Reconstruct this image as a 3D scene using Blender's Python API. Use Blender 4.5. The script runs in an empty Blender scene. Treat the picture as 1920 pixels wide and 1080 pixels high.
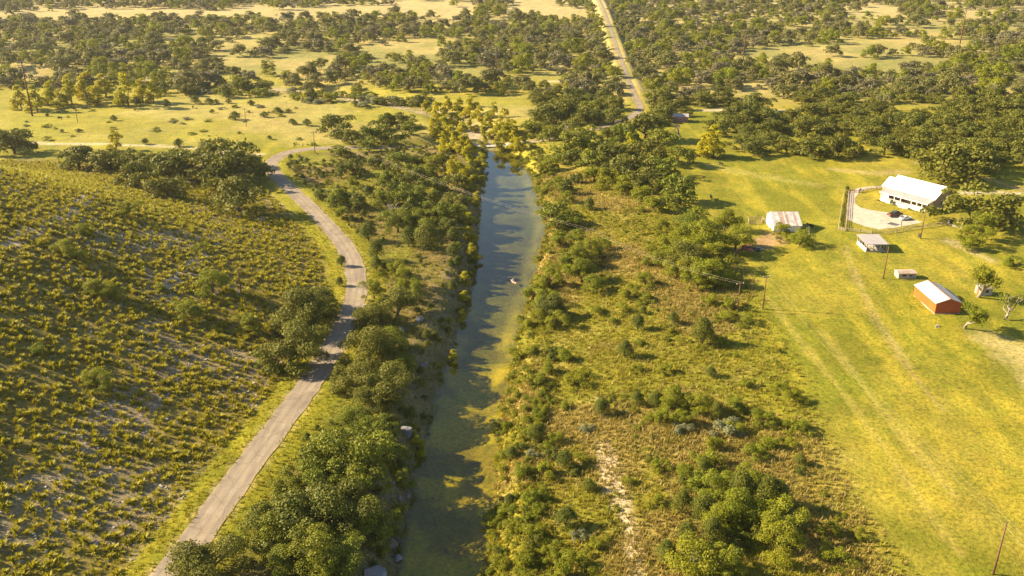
import bpy, math, random
import numpy as np
from mathutils import Vector
random.seed(7); RNG = np.random.default_rng(7)
scene = bpy.context.scene
COL = scene.collection
R = math.radians

# ------------------------------------------------------------------ camera, sky, sun, exposure
HC, FPX, PITCH = 95.0, 1650.0, R(22.5)
cam_d = bpy.data.cameras.new('camera'); cam = bpy.data.objects.new('camera', cam_d); COL.objects.link(cam)
cam.location = (0, 0, HC); cam.rotation_euler = (R(90) - PITCH, 0, 0)
cam_d.sensor_width = 36.0; cam_d.lens = 36.0 * FPX / 1920.0; cam_d.clip_start = 1.0; cam_d.clip_end = 12000.0
scene.camera = cam
SUN_TO = Vector((-18.3, 2.8, 9.9)).normalized()
world = bpy.data.worlds.new('World'); scene.world = world; world.use_nodes = True
wn = world.node_tree.nodes; wn.clear()
sky = wn.new('ShaderNodeTexSky'); sky.sky_type = 'NISHITA'; sky.sun_disc = False
sky.sun_elevation = math.asin(SUN_TO.z); sky.sun_rotation = math.atan2(SUN_TO.x, SUN_TO.y)
sky.air_density = 1.0; sky.dust_density = 0.5
bg = wn.new('ShaderNodeBackground'); bg.inputs['Strength'].default_value = 0.06
wo = wn.new('ShaderNodeOutputWorld')
world.node_tree.links.new(sky.outputs[0], bg.inputs[0]); world.node_tree.links.new(bg.outputs[0], wo.inputs[0])
sl = bpy.data.lights.new('sun', 'SUN'); sl.energy = 5.0; sl.angle = R(0.55); sl.color = (1.0, 0.825, 0.55)
so = bpy.data.objects.new('sun', sl); COL.objects.link(so)
so.rotation_euler = SUN_TO.to_track_quat('Z', 'Y').to_euler(); so.location = (-200, 50, 150)
scene.view_settings.view_transform = 'Standard'; scene.view_settings.look = 'None'
scene.view_settings.gamma = 1.0; scene.view_settings.exposure = 1.58
try:
    scene.view_settings.use_curve_mapping = False
except Exception:
    pass
scene.render.engine = 'CYCLES'
scene.cycles.max_bounces = 6; scene.cycles.diffuse_bounces = 2; scene.cycles.glossy_bounces = 2
scene.cycles.transmission_bounces = 3; scene.cycles.transparent_max_bounces = 6; scene.cycles.volume_bounces = 0
scene.cycles.use_denoising = True

# ------------------------------------------------------------------ pixel helpers (1920x1080 photo pixels)
CP, SP = math.cos(PITCH), math.sin(PITCH)
def ray(px, py):
    u = (px - 960) / FPX; w = (540 - py) / FPX
    return np.array([u, CP + w * SP, -SP + w * CP])
def at(px, py, z=0.0):
    d = ray(px, py); t = (z - HC) / d[2]
    return np.array([d[0] * t, d[1] * t, z])
def proj(x, y, z):
    zz = z - HC; c = y * CP - zz * SP; up = y * SP + zz * CP
    return 960 + FPX * x / c, 540 - FPX * up / c

# ------------------------------------------------------------------ numpy noise
def vnoise(x, y, seed=0):
    x = np.asarray(x, float); y = np.asarray(y, float)
    ix = np.floor(x).astype(np.int64); iy = np.floor(y).astype(np.int64)
    fx = x - ix; fy = y - iy; fx = fx * fx * (3 - 2 * fx); fy = fy * fy * (3 - 2 * fy)
    def h(a, b):
        n = (a * 374761393 + b * 668265263 + seed * 974634777) & 0xffffffff
        n = ((n ^ (n >> 13)) * 1274126177) & 0xffffffff
        return ((n ^ (n >> 16)) & 0xffffff) / float(0xffffff)
    a = h(ix, iy) * (1 - fx) + h(ix + 1, iy) * fx
    b = h(ix, iy + 1) * (1 - fx) + h(ix + 1, iy + 1) * fx
    return a * (1 - fy) + b * fy
def fbm(x, y, s, seed=0, o=4):
    v = 0; a = 0.5; t = 0
    for k in range(o):
        v = v + a * vnoise(np.asarray(x) / s * 2 ** k, np.asarray(y) / s * 2 ** k, seed + k * 17); t += a; a *= 0.55
    return v / t
def sm(t):
    t = np.clip(t, 0, 1); return t * t * (3 - 2 * t)
def polydist(x, y, pts, pad=40.0):
    """distance to a polyline and its interpolated third column"""
    d = np.full(x.shape, 1e9); zv = np.zeros(x.shape)
    for a, b in zip(pts[:-1], pts[1:]):
        m = (x > min(a[0], b[0]) - pad) & (x < max(a[0], b[0]) + pad) & (y > min(a[1], b[1]) - pad) & (y < max(a[1], b[1]) + pad)
        if not m.any(): continue
        xm, ym = x[m], y[m]; vx, vy = b[0] - a[0], b[1] - a[1]
        t = np.clip(((xm - a[0]) * vx + (ym - a[1]) * vy) / (vx * vx + vy * vy + 1e-9), 0, 1)
        q = np.hypot(xm - a[0] - t * vx, ym - a[1] - t * vy)
        zz = (a[2] + (b[2] - a[2]) * t) if len(a) > 2 else 0 * t
        dm = d[m]; zm = zv[m]; c = q < dm; dm[c] = q[c]; zm[c] = zz[c]; d[m] = dm; zv[m] = zm
    return d, zv
def catmull(pts, step):
    pts = [np.array(p, float) for p in pts]; P = [2 * pts[0] - pts[1]] + pts + [2 * pts[-1] - pts[-2]]
    out = []
    for i in range(1, len(P) - 2):
        p0, p1, p2, p3 = P[i - 1:i + 3]; n = max(2, int(np.linalg.norm(p2 - p1) / step))
        for k in range(n):
            t = k / n
            out.append(0.5 * (2 * p1 + (p2 - p0) * t + (2 * p0 - 5 * p1 + 4 * p2 - p3) * t * t + (3 * p1 - p0 - 3 * p2 + p3) * t ** 3))
    out.append(pts[-1]); return np.array(out)
def inpoly(px, py, poly):
    px = np.asarray(px, float); py = np.asarray(py, float); r = np.zeros(px.shape, bool); n = len(poly)
    for i in range(n):
        x1, y1 = poly[i]; x2, y2 = poly[(i + 1) % n]
        c = ((y1 > py) != (y2 > py)) & (px < (x2 - x1) * (py - y1) / (y2 - y1 + 1e-12) + x1); r ^= c
    return r

# ------------------------------------------------------------------ terrain
WL = -5.0
rl = [at(*p, WL) for p in [(752, 1080), (782, 900), (815, 780), (832, 700), (868, 620), (888, 540), (898, 470), (902, 380), (912, 300), (916, 283)]]
rr = [at(*p, WL) for p in [(915, 1080), (925, 880), (945, 730), (972, 620), (1002, 500), (1024, 420), (1006, 370), (992, 325), (972, 296), (950, 281)]]
RLY = [-400.0] + [p[1] for p in rl]; RLX = [-24.0] + [p[0] for p in rl]
RRY = [-400.0] + [p[1] for p in rr]; RRX = [-8.0] + [p[0] for p in rr]
def river_d(x, y):
    w = (fbm(x, y, 7, 3) - 0.5) * 2.4
    l = np.interp(y, RLY, RLX) - x; r = x - np.interp(y, RRY, RRX)
    d = np.maximum(l, r); d = np.maximum(d, y - 413.5)
    return d + w, l > r
road_px = [(315, 1080, .9), (445, 900, .9), (580, 720, .8), (640, 620, .8), (669, 545, .8), (652, 470, .8), (592, 400, .8), (540, 350, .6), (507, 312, .4), (540, 286, 0),
           (620, 277, -.3), (700, 277, -1.2), (780, 276, -3.2), (840, 275, -4.45), (945, 272, -4.45), (990, 266, -3.0), (1045, 257, -.8), (1120, 241, 0), (1172, 224, .3), (1200, 203, .8), (1190, 178, 1.5), (1162, 105, 5), (1142, 45, 8.5), (1124, 0, 12)]
road_ctrl = [(at(p[0], p[1], p[2])[0], at(p[0], p[1], p[2])[1], p[2]) for p in road_px]
road_ctrl = [(-66.0, 30.0, .9)] + road_ctrl + [(118.0, 1500.0, 14.0), (150.0, 2600.0, 20.0)]
ROAD = catmull(road_ctrl, 2.0)
creek = catmull([(*at(*p, -3.5)[:2], -3.6) for p in [(905, 272), (880, 245), (850, 222), (790, 206), (700, 192), (560, 175), (400, 160), (200, 150), (-200, 140)]], 4.0)
HX = [-64, -60, -54, -45, -43, -44, -52, -70, -88, -102]; HY = [30, 80, 110, 171, 199, 227, 257, 295, 329, 362]
def hill(x, y):
    d = np.interp(y, HY, HX) - 5.5 - x
    return 40 * sm(d / 195) * (1 - sm((y - 225) / 170)) + 0.13 * np.clip(d, 0, 70) * (1 - sm((y - 235) / 110))
def terrain(x, y):
    z = 1.6 * (fbm(x, y, 70, 11, 3) - 0.5) + sm((y - 480) / 1100) * 12.0 + 5 * sm((y - 500) / 500) * (fbm(x, y, 260, 5, 3) - 0.5)
    z = z + sm((x - 30) / 50) * 0 + hill(x, y)
    z = z + 20 * sm((y - 1500) / 2500)
    d, left = river_d(x, y)
    near = (y < 418)
    z = z - np.where(near & ~left, 2.6 * (1 - sm((x - np.interp(y, RRY, RRX)) / 45)) * (1 - sm((y - 380) / 40)), 0)
    bw = np.where(left, 8.5, 6.0)
    t = np.clip(d / bw, 0, 1); prof = np.where(left, sm(t) ** 0.75, sm(t))
    zb = WL - 0.25 + (z - WL + 0.25) * prof
    bed = WL - 0.25 - 1.2 * sm(-d / 4.5)
    z = np.where(d < 0, bed, zb)
    # rough ledges on the bluff
    z = z + np.where(left & (d > 0) & (d < 14), 1.5 * (fbm(x, y, 4.5, 41, 3) - 0.5) * sm(d / 1.5) * sm((14 - d) / 4), 0)
    dc, _ = polydist(x, y, creek)
    z = z - np.where(y > 412, (1 - sm((dc - 5) / 16)) * (z + 4.1), 0)
    # small relief
    dr, zr = polydist(x, y, ROAD)
    rel = 0.35 * (fbm(x, y, 3.0, 23, 3) - 0.5) * sm((dr - 3.5) / 4) * np.where(d < 1, 0.3, 1)
    z = z + rel * np.where(y < 450, 1, 0.5)
    b = sm((dr - 3.8) / 9.0); z = zr * (1 - b) + z * b - 0.10 * (1 - sm((dr - 2.6) / 0.8))
    return z, d, left, dr, dc
xs = np.arange(-130, 190.01, 1.0)
g = 1.0; a = [190.0]
while a[-1] < 2600: g *= 1.045; a.append(a[-1] + g)
g = 1.0; b = [-130.0]
while b[-1] > -2600: g *= 1.045; b.append(b[-1] - g)
XS = np.concatenate([np.array(b[:0:-1]), xs, np.array(a[1:])])
ys = [95.0]
while ys[-1] < 4200: ys.append(ys[-1] * 1.0072)
YS = np.concatenate([np.arange(-300, 95, 12.0), np.array(ys)])
GX, GY = np.meshgrid(XS, YS)
GZ, GD, GL, GDR, GDC = terrain(GX, GY)
def Hg(x, y):
    x = np.asarray(x, float); y = np.asarray(y, float)
    i = np.clip(np.searchsorted(XS, x) - 1, 0, len(XS) - 2); j = np.clip(np.searchsorted(YS, y) - 1, 0, len(YS) - 2)
    u = (x - XS[i]) / (XS[i + 1] - XS[i]); v = (y - YS[j]) / (YS[j + 1] - YS[j])
    return (GZ[j, i] * (1 - u) + GZ[j, i + 1] * u) * (1 - v) + (GZ[j + 1, i] * (1 - u) + GZ[j + 1, i + 1] * u) * v
TT = np.geomspace(90, 2600, 2600)
def hit(px, py):
    d = ray(px, py); p = d[:, None] * TT; z = HC + p[2]; h = Hg(p[0], p[1])
    i = int(np.argmax(z < h)) or len(TT) - 1
    return np.array([p[0][i], p[1][i], float(h[i])])

# ------------------------------------------------------------------ materials
MATS = {}
class N:
    def __init__(s, name):
        s.m = bpy.data.materials.new(name); s.m.use_nodes = True; s.t = s.m.node_tree; s.t.nodes.clear()
        s.out = s.t.nodes.new('ShaderNodeOutputMaterial')
    def n(s, k, **kw):
        o = s.t.nodes.new(k)
        for a_, v in kw.items(): setattr(o, a_, v)
        return o
    def l(s, a_, b_): s.t.links.new(a_, b_)
    def noise(s, scale, detail=3, rough=.6, coord='Object', stretch=None):
        tc = s.n('ShaderNodeTexCoord'); nz = s.n('ShaderNodeTexNoise')
        nz.inputs['Scale'].default_value = scale; nz.inputs['Detail'].default_value = detail; nz.inputs['Roughness'].default_value = rough
        src = tc.outputs[coord]
        if stretch:
            mp = s.n('ShaderNodeMapping'); mp.inputs['Scale'].default_value = stretch; s.l(src, mp.inputs[0]); src = mp.outputs[0]
        s.l(src, nz.inputs['Vector']); return nz.outputs['Fac']
    def ramp(s, fac, stops):
        r = s.n('ShaderNodeValToRGB'); e = r.color_ramp.elements
        e[0].position, e[0].color = stops[0][0], (*stops[0][1], 1); e[1].position, e[1].color = stops[-1][0], (*stops[-1][1], 1)
        for p, c in stops[1:-1]:
            k = e.new(p); k.color = (*c, 1)
        s.l(fac, r.inputs[0]); return r.outputs[0]
    def mix(s, f, a_, b_, mode='MIX'):
        m = s.n('ShaderNodeMix', data_type='RGBA', blend_type=mode)
        for sock, v in ((m.inputs[0], f), (m.inputs[6], a_), (m.inputs[7], b_)):
            if isinstance(v, (int, float)): sock.default_value = v
            elif isinstance(v, tuple): sock.default_value = (*v, 1)
            else: s.l(v, sock)
        return m.outputs[2]
    def bsdf(s, col, rough=.8, metal=0.0, spec=.3, bump=None, bs=.5, bd=.1):
        p = s.n('ShaderNodeBsdfPrincipled')
        if isinstance(col, tuple): p.inputs['Base Color'].default_value = (*col, 1)
        else: s.l(col, p.inputs['Base Color'])
        p.inputs['Roughness'].default_value = rough; p.inputs['Metallic'].default_value = metal; p.inputs['Specular IOR Level'].default_value = spec
        if bump is not None:
            bm = s.n('ShaderNodeBump'); bm.inputs['Strength'].default_value = bs; bm.inputs['Distance'].default_value = bd
            s.l(bump, bm.inputs['Height']); s.l(bm.outputs[0], p.inputs['Normal'])
        return p
    def done(s, sh):
        s.l(sh.outputs[0] if hasattr(sh, 'outputs') else sh, s.out.inputs[0]); MATS[s.m.name] = s.m; return s.m
def simple(name, col, rough=.75, var=.25, scale=1.5, metal=0.0, spec=.3, bump=.15):
    q = N(name); nz = q.noise(scale, 5); lo = tuple(c * (1 - var) for c in col); hi = tuple(min(1, c * (1 + var)) for c in col)
    c = q.ramp(nz, [(.3, lo), (.7, hi)]); fine = q.noise(scale * 9, 3)
    return q.done(q.bsdf(c, rough, metal, spec, fine, bump, .05))
def leafmat(name, dark, light, warm, trans=.3):
    """dark..light per leaf, shifted towards warm per tree"""
    q = N(name); at_ = q.n('ShaderNodeAttribute', attribute_name='v'); oi = q.n('ShaderNodeObjectInfo')
    c = q.mix(at_.outputs['Fac'], dark, light)
    k = q.n('ShaderNodeMath', operation='MULTIPLY'); q.l(oi.outputs['Random'], k.inputs[0]); k.inputs[1].default_value = .6
    c = q.mix(k.outputs[0], c, warm)
    p = q.bsdf(c, .62, 0, .25); t = q.n('ShaderNodeBsdfTranslucent')
    c2 = q.mix(.5, c, (warm[0] * 1.5, warm[1] * 1.5, warm[2]), 'MIX'); q.l(c2, t.inputs[0])
    mx = q.n('ShaderNodeMixShader'); mx.inputs[0].default_value = trans
    q.l(p.outputs[0], mx.inputs[1]); q.l(t.outputs[0], mx.inputs[2]); return q.done(mx)

# ground: albedo by ground type (creek bed also darkened for water depth) in the mesh attribute 'gcol', broken up by noise
q = N('ground')
ga = q.n('ShaderNodeAttribute', attribute_name='gcol'); gr = q.n('ShaderNodeAttribute', attribute_name='rough')
n1 = q.noise(1.3, 6, .72); n2 = q.noise(.22, 5, .65); n3 = q.noise(4.5, 4, .7)
c = q.mix(1.0, ga.outputs['Color'], q.ramp(n1, [(.30, (.38, .42, .42)), (.47, (.95, .95, .95)), (.68, (1.55, 1.45, 1.3))]), 'MULTIPLY')
c = q.mix(.8, c, q.ramp(n2, [(.3, (.72, .84, .72)), (.5, (1, 1, 1)), (.72, (1.28, 1.16, 1.25))]), 'MULTIPLY')
c = q.mix(.6, c, q.ramp(n3, [(.3, (.6, .62, .6)), (.7, (1.35, 1.33, 1.3))]), 'MULTIPLY')
hsum = q.n('ShaderNodeMath', operation='ADD'); q.l(n1, hsum.inputs[0]); q.l(n3, hsum.inputs[1])
q.done(q.bsdf(c, .95, 0, .1, hsum.outputs[0], .75, .28))
q = N('asphalt')
n1 = q.noise(.25, 5); n2 = q.noise(6, 5, .7); n3 = q.noise(.5, 4, .6, stretch=(3, .25, 1))
ac = q.n('ShaderNodeAttribute', attribute_name='across'); ab_ = q.n('ShaderNodeMath', operation='ABSOLUTE'); q.l(ac.outputs['Fac'], ab_.inputs[0])
wob = q.n('ShaderNodeMath', operation='MULTIPLY_ADD'); q.l(n1, wob.inputs[0]); wob.inputs[1].default_value = .14; q.l(ab_.outputs[0], wob.inputs[2])
c = q.ramp(n1, [(.3, (.245, .195, .137)), (.7, (.325, .265, .190))])
c = q.mix(.8, c, q.ramp(wob.outputs[0], [(.08, (.86, .86, .88)), (.22, (1.08, 1.07, 1.05)), (.48, (1.12, 1.1, 1.07)), (.66, (.88, .88, .9)), (.92, (1, 1, 1)), (1.02, (1.25, 1.15, .95))]), 'MULTIPLY')
vo = q.n('ShaderNodeTexVoronoi', feature='DISTANCE_TO_EDGE'); vo.inputs['Scale'].default_value = .22; tcv = q.n('ShaderNodeTexCoord'); q.l(tcv.outputs['Object'], vo.inputs['Vector'])
c = q.mix(.5, c, q.ramp(vo.outputs['Distance'], [(.0, (.55, .55, .57)), (.025, (1, 1, 1))]), 'MULTIPLY')
npatch = q.noise(.07, 2); c = q.mix(.7, c, q.ramp(npatch, [(.57, (1, 1, 1)), (.585, (.84, .84, .86))]), 'MULTIPLY')
c = q.mix(.6, c, q.ramp(n3, [(.35, (.78, .78, .80)), (.65, (1.12, 1.1, 1.08))]), 'MULTIPLY')
c = q.mix(.7, c, q.ramp(n2, [(.3, (.8, .8, .8)), (.7, (1.2, 1.2, 1.2))]), 'MULTIPLY')
q.done(q.bsdf(c, .9, 0, .2, n2, .3, .03))
simple('gravel', (.50, .41, .31), .95, .16, .6, bump=.4)
simple('shoulder', (.36, .28, .13), .95, .3, 1.2, bump=.5)
simple('concrete', (.50, .46, .40), .85, .2, .7)
simple('court_paint', (.11, .10, .09), .8, .2, 1)
q = N('water')
nz = q.noise(.9, 4, .6); nz2 = q.noise(.12, 3)
bm = q.n('ShaderNodeBump'); bm.inputs['Strength'].default_value = .13; bm.inputs['Distance'].default_value = .05; q.l(nz, bm.inputs['Height'])
tr = q.n('ShaderNodeBsdfTransparent'); q.l(q.ramp(nz2, [(.3, (.66, .68, .42)), (.7, (.84, .82, .46))]), tr.inputs[0])
gl = q.n('ShaderNodeBsdfGlossy'); gl.inputs['Roughness'].default_value = .04; gl.inputs['Color'].default_value = (1, 1, 1, 1); q.l(bm.outputs[0], gl.inputs['Normal'])
geo = q.n('ShaderNodeNewGeometry'); dt = q.n('ShaderNodeVectorMath', operation='DOT_PRODUCT'); q.l(geo.outputs['Incoming'], dt.inputs[0]); q.l(bm.outputs[0], dt.inputs[1])
ab = q.n('ShaderNodeMath', operation='ABSOLUTE'); q.l(dt.outputs['Value'], ab.inputs[0])
om = q.n('ShaderNodeMath', operation='SUBTRACT', use_clamp=True); om.inputs[0].default_value = 1.0; q.l(ab.outputs[0], om.inputs[1])
pw = q.n('ShaderNodeMath', operation='POWER'); q.l(om.outputs[0], pw.inputs[0]); pw.inputs[1].default_value = 5.0
fr = q.n('ShaderNodeMath', operation='MULTIPLY_ADD', use_clamp=True); q.l(pw.outputs[0], fr.inputs[0]); fr.inputs[1].default_value = .97; fr.inputs[2].default_value = .035
mx = q.n('ShaderNodeMixShader'); q.l(fr.outputs[0], mx.inputs[0]); q.l(tr.outputs[0], mx.inputs[1]); q.l(gl.outputs[0], mx.inputs[2]); q.done(mx)
leafmat('oak_leaf', (.055, .070, .008), (.185, .195, .020), (.19, .17, .015), .2)
leafmat('green_oak_leaf', (.058, .084, .007), (.235, .262, .014), (.22, .21, .012), .22)
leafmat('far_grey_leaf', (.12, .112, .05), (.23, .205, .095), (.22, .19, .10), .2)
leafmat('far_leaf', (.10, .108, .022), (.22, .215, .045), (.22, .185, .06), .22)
leafmat('bright_leaf', (.075, .108, .007), (.29, .315, .012), (.28, .255, .010), .26)
leafmat('cypress_leaf', (.20, .22, .008), (.46, .43, .010), (.46, .38, .010), .36)
leafmat('juniper_leaf', (.045, .070, .006), (.155, .175, .012), (.16, .15, .010), .15)
leafmat('sotol_leaf', (.15, .16, .010), (.46, .41, .018), (.40, .33, .015), .32)
leafmat('dry_grass', (.21, .15, .04), (.40, .31, .09), (.36, .28, .05), .3)
leafmat('green_grass', (.15, .16, .010), (.33, .30, .020), (.34, .28, .02), .3)
leafmat('grey_leaf', (.14, .15, .07), (.30, .30, .15), (.28, .27, .13), .22)
simple('bark', (.13, .10, .07), .95, .35, 1.2, bump=.6)
simple('pale_bark', (.30, .25, .19), .95, .3, 1.5, bump=.5)
simple('pole_wood', (.17, .085, .045), .9, .3, 1.0)
simple('steel_pole', (.15, .06, .035), .7, .2, .5)
simple('grey_metal', (.35, .35, .36), .5, .15, 2, metal=.4)
simple('wire', (.42, .36, .27), .45, .1, 2, metal=.5)
simple('ceramic', (.5, .5, .48), .4, .1, 2)
simple('limestone', (.21, .20, .20), .95, .3, .9, bump=.7)
simple('white_roof', (.78, .77, .74), .5, .09, .35)
simple('grey_roof', (.40, .36, .34), .6, .12, .6)
simple('white_paint', (.80, .77, .70), .7, .06, 1)
simple('tan_siding', (.42, .29, .17), .8, .1, .8)
simple('window_glass', (.03, .035, .045), .12, .2, 1, spec=.6, bump=.0)
simple('door_wood', (.24, .11, .05), .7, .2, 1)
simple('old_tin', (.55, .50, .46), .6, .3, .8)
simple('rust_tin', (.42, .30, .22), .8, .35, .9)
simple('orange_tin', (.50, .135, .026), .7, .12, .5)  # barn tin in its sunlit tone, also used for the hoop rim
simple('shaded_tin', (.42, .095, .032), .7, .15, .5)  # same barn tin darkened: shade of the gable side put into the colour
simple('roof_tin', (.50, .47, .46), .5, .26, .4)
simple('stone_wall', (.40, .35, .27), .95, .3, 1.3, bump=.5)
simple('old_wood', (.30, .26, .20), .95, .3, 1.2, bump=.4)
simple('fence_wood', (.40, .33, .22), .9, .25, 1.5)
simple('brick_pink', (.36, .18, .16), .9, .2, 1.5)
simple('dark_void', (.02, .018, .015), .95, .2, 1)
simple('black_paint', (.025, .025, .028), .25, .2, 1, spec=.5, bump=0)
simple('maroon_paint', (.11, .032, .025), .3, .2, 1, spec=.5, bump=0)
simple('car_white', (.80, .80, .80), .25, .03, 1, spec=.5, bump=0)
simple('faded_red', (.46, .13, .10), .6, .3, 1.2)
simple('rubber', (.02, .02, .02), .85, .2, 3)
simple('lamp_red', (.45, .03, .02), .3, .1, 1)
simple('hide_black', (.018, .015, .013), .8, .3, 2)
simple('skin', (.45, .26, .18), .6, .1, 3)
simple('shirt', (.62, .62, .72), .85, .1, 3)
simple('kayak_plastic', (.62, .42, .30), .45, .1, 2)
simple('cap_white', (.75, .75, .75), .8, .05, 3)
simple('blue_plastic', (.05, .16, .42), .4, .1, 2)
simple('green_plastic', (.03, .35, .20), .4, .1, 2)
simple('yellow_cloth', (.65, .42, .04), .9, .1, 2)

# ------------------------------------------------------------------ object helpers
def tag(o, label=None, cat=None, group=None, kind=None):
    for k, v in (('label', label), ('category', cat), ('group', group), ('kind', kind)):
        if v: o[k] = v
    return o
def link(name, data, parent=None, mat=None):
    o = bpy.data.objects.new(name, data); COL.objects.link(o)
    if parent is not None: o.parent = parent
    if mat and data is not None and not data.materials: data.materials.append(MATS[mat])
    return o
def empty(name, loc, rz=0.0, sc=(1, 1, 1)):
    o = bpy.data.objects.new(name, None); COL.objects.link(o); o.location = loc; o.rotation_euler = (0, 0, rz); o.scale = sc
    o.empty_display_size = .2; return o
def fast_mesh(name, v, f, smooth=False, att=None, mat=None):
    v = np.asarray(v, np.float32); f = np.asarray(f, np.int32); k = f.shape[1]
    m = bpy.data.meshes.new(name); m.vertices.add(len(v)); m.vertices.foreach_set('co', v.ravel())
    m.loops.add(f.size); m.loops.foreach_set('vertex_index', f.ravel())
    m.polygons.add(len(f)); m.polygons.foreach_set('loop_start', np.arange(0, f.size, k, dtype=np.int32))
    try: m.polygons.foreach_set('loop_total', np.full(len(f), k, np.int32))
    except Exception: pass
    m.polygons.foreach_set('use_smooth', np.full(len(f), smooth))
    if att is not None:
        a_ = m.attributes.new('v', 'FLOAT', 'FACE'); a_.data.foreach_set('value', np.asarray(att, np.float32))
    m.update(calc_edges=True)
    if mat: m.materials.append(MATS[mat])
    return m
class MB:
    def __init__(s): s.v = []; s.f = []
    def box(s, x0, x1, y0, y1, z0, z1):
        n = len(s.v); s.v += [(x, y, z) for z in (z0, z1) for y in (y0, y1) for x in (x0, x1)]
        s.f += [tuple(n + i for i in q_) for q_ in ((0, 2, 3, 1), (4, 5, 7, 6), (0, 1, 5, 4), (2, 6, 7, 3), (0, 4, 6, 2), (1, 3, 7, 5))]; return s
    def bar(s, p, q_, w, h):
        p = Vector(p); q_ = Vector(q_); d = (q_ - p).normalized(); up = Vector((0, 0, 1)) if abs(d.z) < .95 else Vector((1, 0, 0))
        sx = d.cross(up).normalized() * w / 2; uz = sx.cross(d).normalized() * h / 2; n = len(s.v)
        for c_ in (p, q_):
            for a_, b_ in ((-1, -1), (1, -1), (1, 1), (-1, 1)): s.v.append(tuple(c_ + sx * a_ + uz * b_))
        s.f += [tuple(n + i for i in q2) for q2 in ((0, 1, 2, 3), (4, 7, 6, 5), (0, 4, 5, 1), (1, 5, 6, 2), (2, 6, 7, 3), (3, 7, 4, 0))]; return s
    def tube(s, pts, rads, n=7, cap=True):
        pts = [Vector(p) for p in pts]; base = len(s.v)
        for i, p in enumerate(pts):
            d = (pts[min(i + 1, len(pts) - 1)] - pts[max(i - 1, 0)]).normalized()
            up = Vector((0, 0, 1)) if abs(d.z) < .9 else Vector((1, 0, 0)); a_ = d.cross(up).normalized(); b_ = d.cross(a_)
            for k in range(n):
                t = 2 * math.pi * k / n; s.v.append(tuple(p + (a_ * math.cos(t) + b_ * math.sin(t)) * rads[i]))
        for i in range(len(pts) - 1):
            for k in range(n):
                k2 = (k + 1) % n; o = base + i * n; s.f.append((o + k, o + k2, o + n + k2, o + n + k))
        if cap: s.f.append(tuple(base + k for k in range(n))); s.f.append(tuple(base + (len(pts) - 1) * n + k for k in reversed(range(n))))
        return s
    def prism(s, prof, x0, x1, axis='x'):
        """profile of (y,z) points swept along x"""
        n = len(prof); b_ = len(s.v)
        for x in (x0, x1):
            for y, z in prof: s.v.append((x, y, z) if axis == 'x' else (y, x, z))
        s.f.append(tuple(b_ + i for i in range(n))); s.f.append(tuple(b_ + n + i for i in reversed(range(n))))
        for i in range(n):
            j = (i + 1) % n; s.f.append((b_ + i, b_ + n + i, b_ + n + j, b_ + j))
        return s
    def mesh(s, name, mat, smooth=False):
        m = bpy.data.meshes.new(name); m.from_pydata(s.v, [], s.f); m.update(); m.materials.append(MATS[mat])
        import bmesh
        bm_ = bmesh.new(); bm_.from_mesh(m); bmesh.ops.recalc_face_normals(bm_, faces=bm_.faces); bm_.to_mesh(m); bm_.free()
        if smooth: m.polygons.foreach_set('use_smooth', [True] * len(m.polygons))
        return m
    def build(s, name, mat, parent=None, smooth=False): return link(name, s.mesh(name, mat, smooth), parent)
def bx(name, mat, parent, *a_): return MB().box(*a_).build(name, mat, parent)

# ------------------------------------------------------------------ ground sheet
px_, py_ = proj(GX, GY, GZ)
def lerp(a_, b_, t): return a_ + (b_ - a_) * t[..., None]
def c3(*c_): return np.array(c_, float)
nA = fbm(GX, GY, 22, 51); nB = fbm(GX, GY, 6, 61); nC = fbm(GX, GY, 60, 71, 3); nS = fbm(GX * 1.0, GY * .18, 4, 81)
LUSH, PALE, GOLD, DRY = c3(.205, .200, .018), c3(.315, .265, .036), c3(.40, .325, .115), c3(.27, .195, .06)
col = np.broadcast_to(LUSH, GX.shape + (3,)).copy()
col = lerp(col, PALE, sm((nA - .42) / .3) * .75)
col = lerp(col, c3(.40, .325, .03), sm((nS - .45) / .25) * .55)
fl = (GX < 40) * sm((GY - 385) / 40)                                   # pasture beyond the bend
col = lerp(col, c3(.33, .29, .05), fl * .7); col = lerp(col, GOLD, fl * sm((nC - .45) / .2) * .6)
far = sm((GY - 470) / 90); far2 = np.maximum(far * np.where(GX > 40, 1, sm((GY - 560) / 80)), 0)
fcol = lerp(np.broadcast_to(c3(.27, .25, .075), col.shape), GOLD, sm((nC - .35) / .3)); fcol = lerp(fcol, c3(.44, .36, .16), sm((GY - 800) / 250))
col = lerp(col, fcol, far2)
bnd = np.array([at(*p) for p in [(1690, 1080), (1600, 960), (1545, 830), (1490, 700), (1450, 620), (1420, 560), (1400, 520), (1330, 430), (1240, 400)]])
by = np.interp(GY, [60] + list(bnd[:, 1]), [56] + list(bnd[:, 0]))
brush = sm((by - GX + (nB - .5) * 18 + (nA - .5) * 16) / 16) * (1 - sm((GY - 330) / 60)) * (GD > 0) * (~GL)
bcol = lerp(np.broadcast_to(c3(.22, .20, .022), col.shape), DRY, .8 * sm((fbm(GX, GY, 26, 91) - .44) / .2)); bcol = lerp(bcol, c3(.34, .28, .07), sm((nB - .55) / .2) * .7)
col = lerp(col, bcol, brush * .95)
lb = sm((GDR - 5.5) / 5) * GL * (GD > 0) * (GY < 400) * (GX > np.interp(GY, HY, HX))   # between road and creek
lcol = lerp(np.broadcast_to(c3(.21, .20, .03), col.shape), c3(.20, .145, .06), sm((nA - .38) / .25)); lcol = lerp(lcol, c3(.17, .14, .10), sm((12 - GD) / 6) * .8)
col = lerp(col, lcol, lb * .9)
HL = hill(GX, GY); hm = sm((np.interp(GY, HY, HX) - GX - 6) / 3) * (1 - sm((GY - 352 - .12 * (-GX - 100) + (nB - .5) * 20) / 14))
soil = sm((fbm(GX, GY, 15, 101) - .555) / .09)
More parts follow.
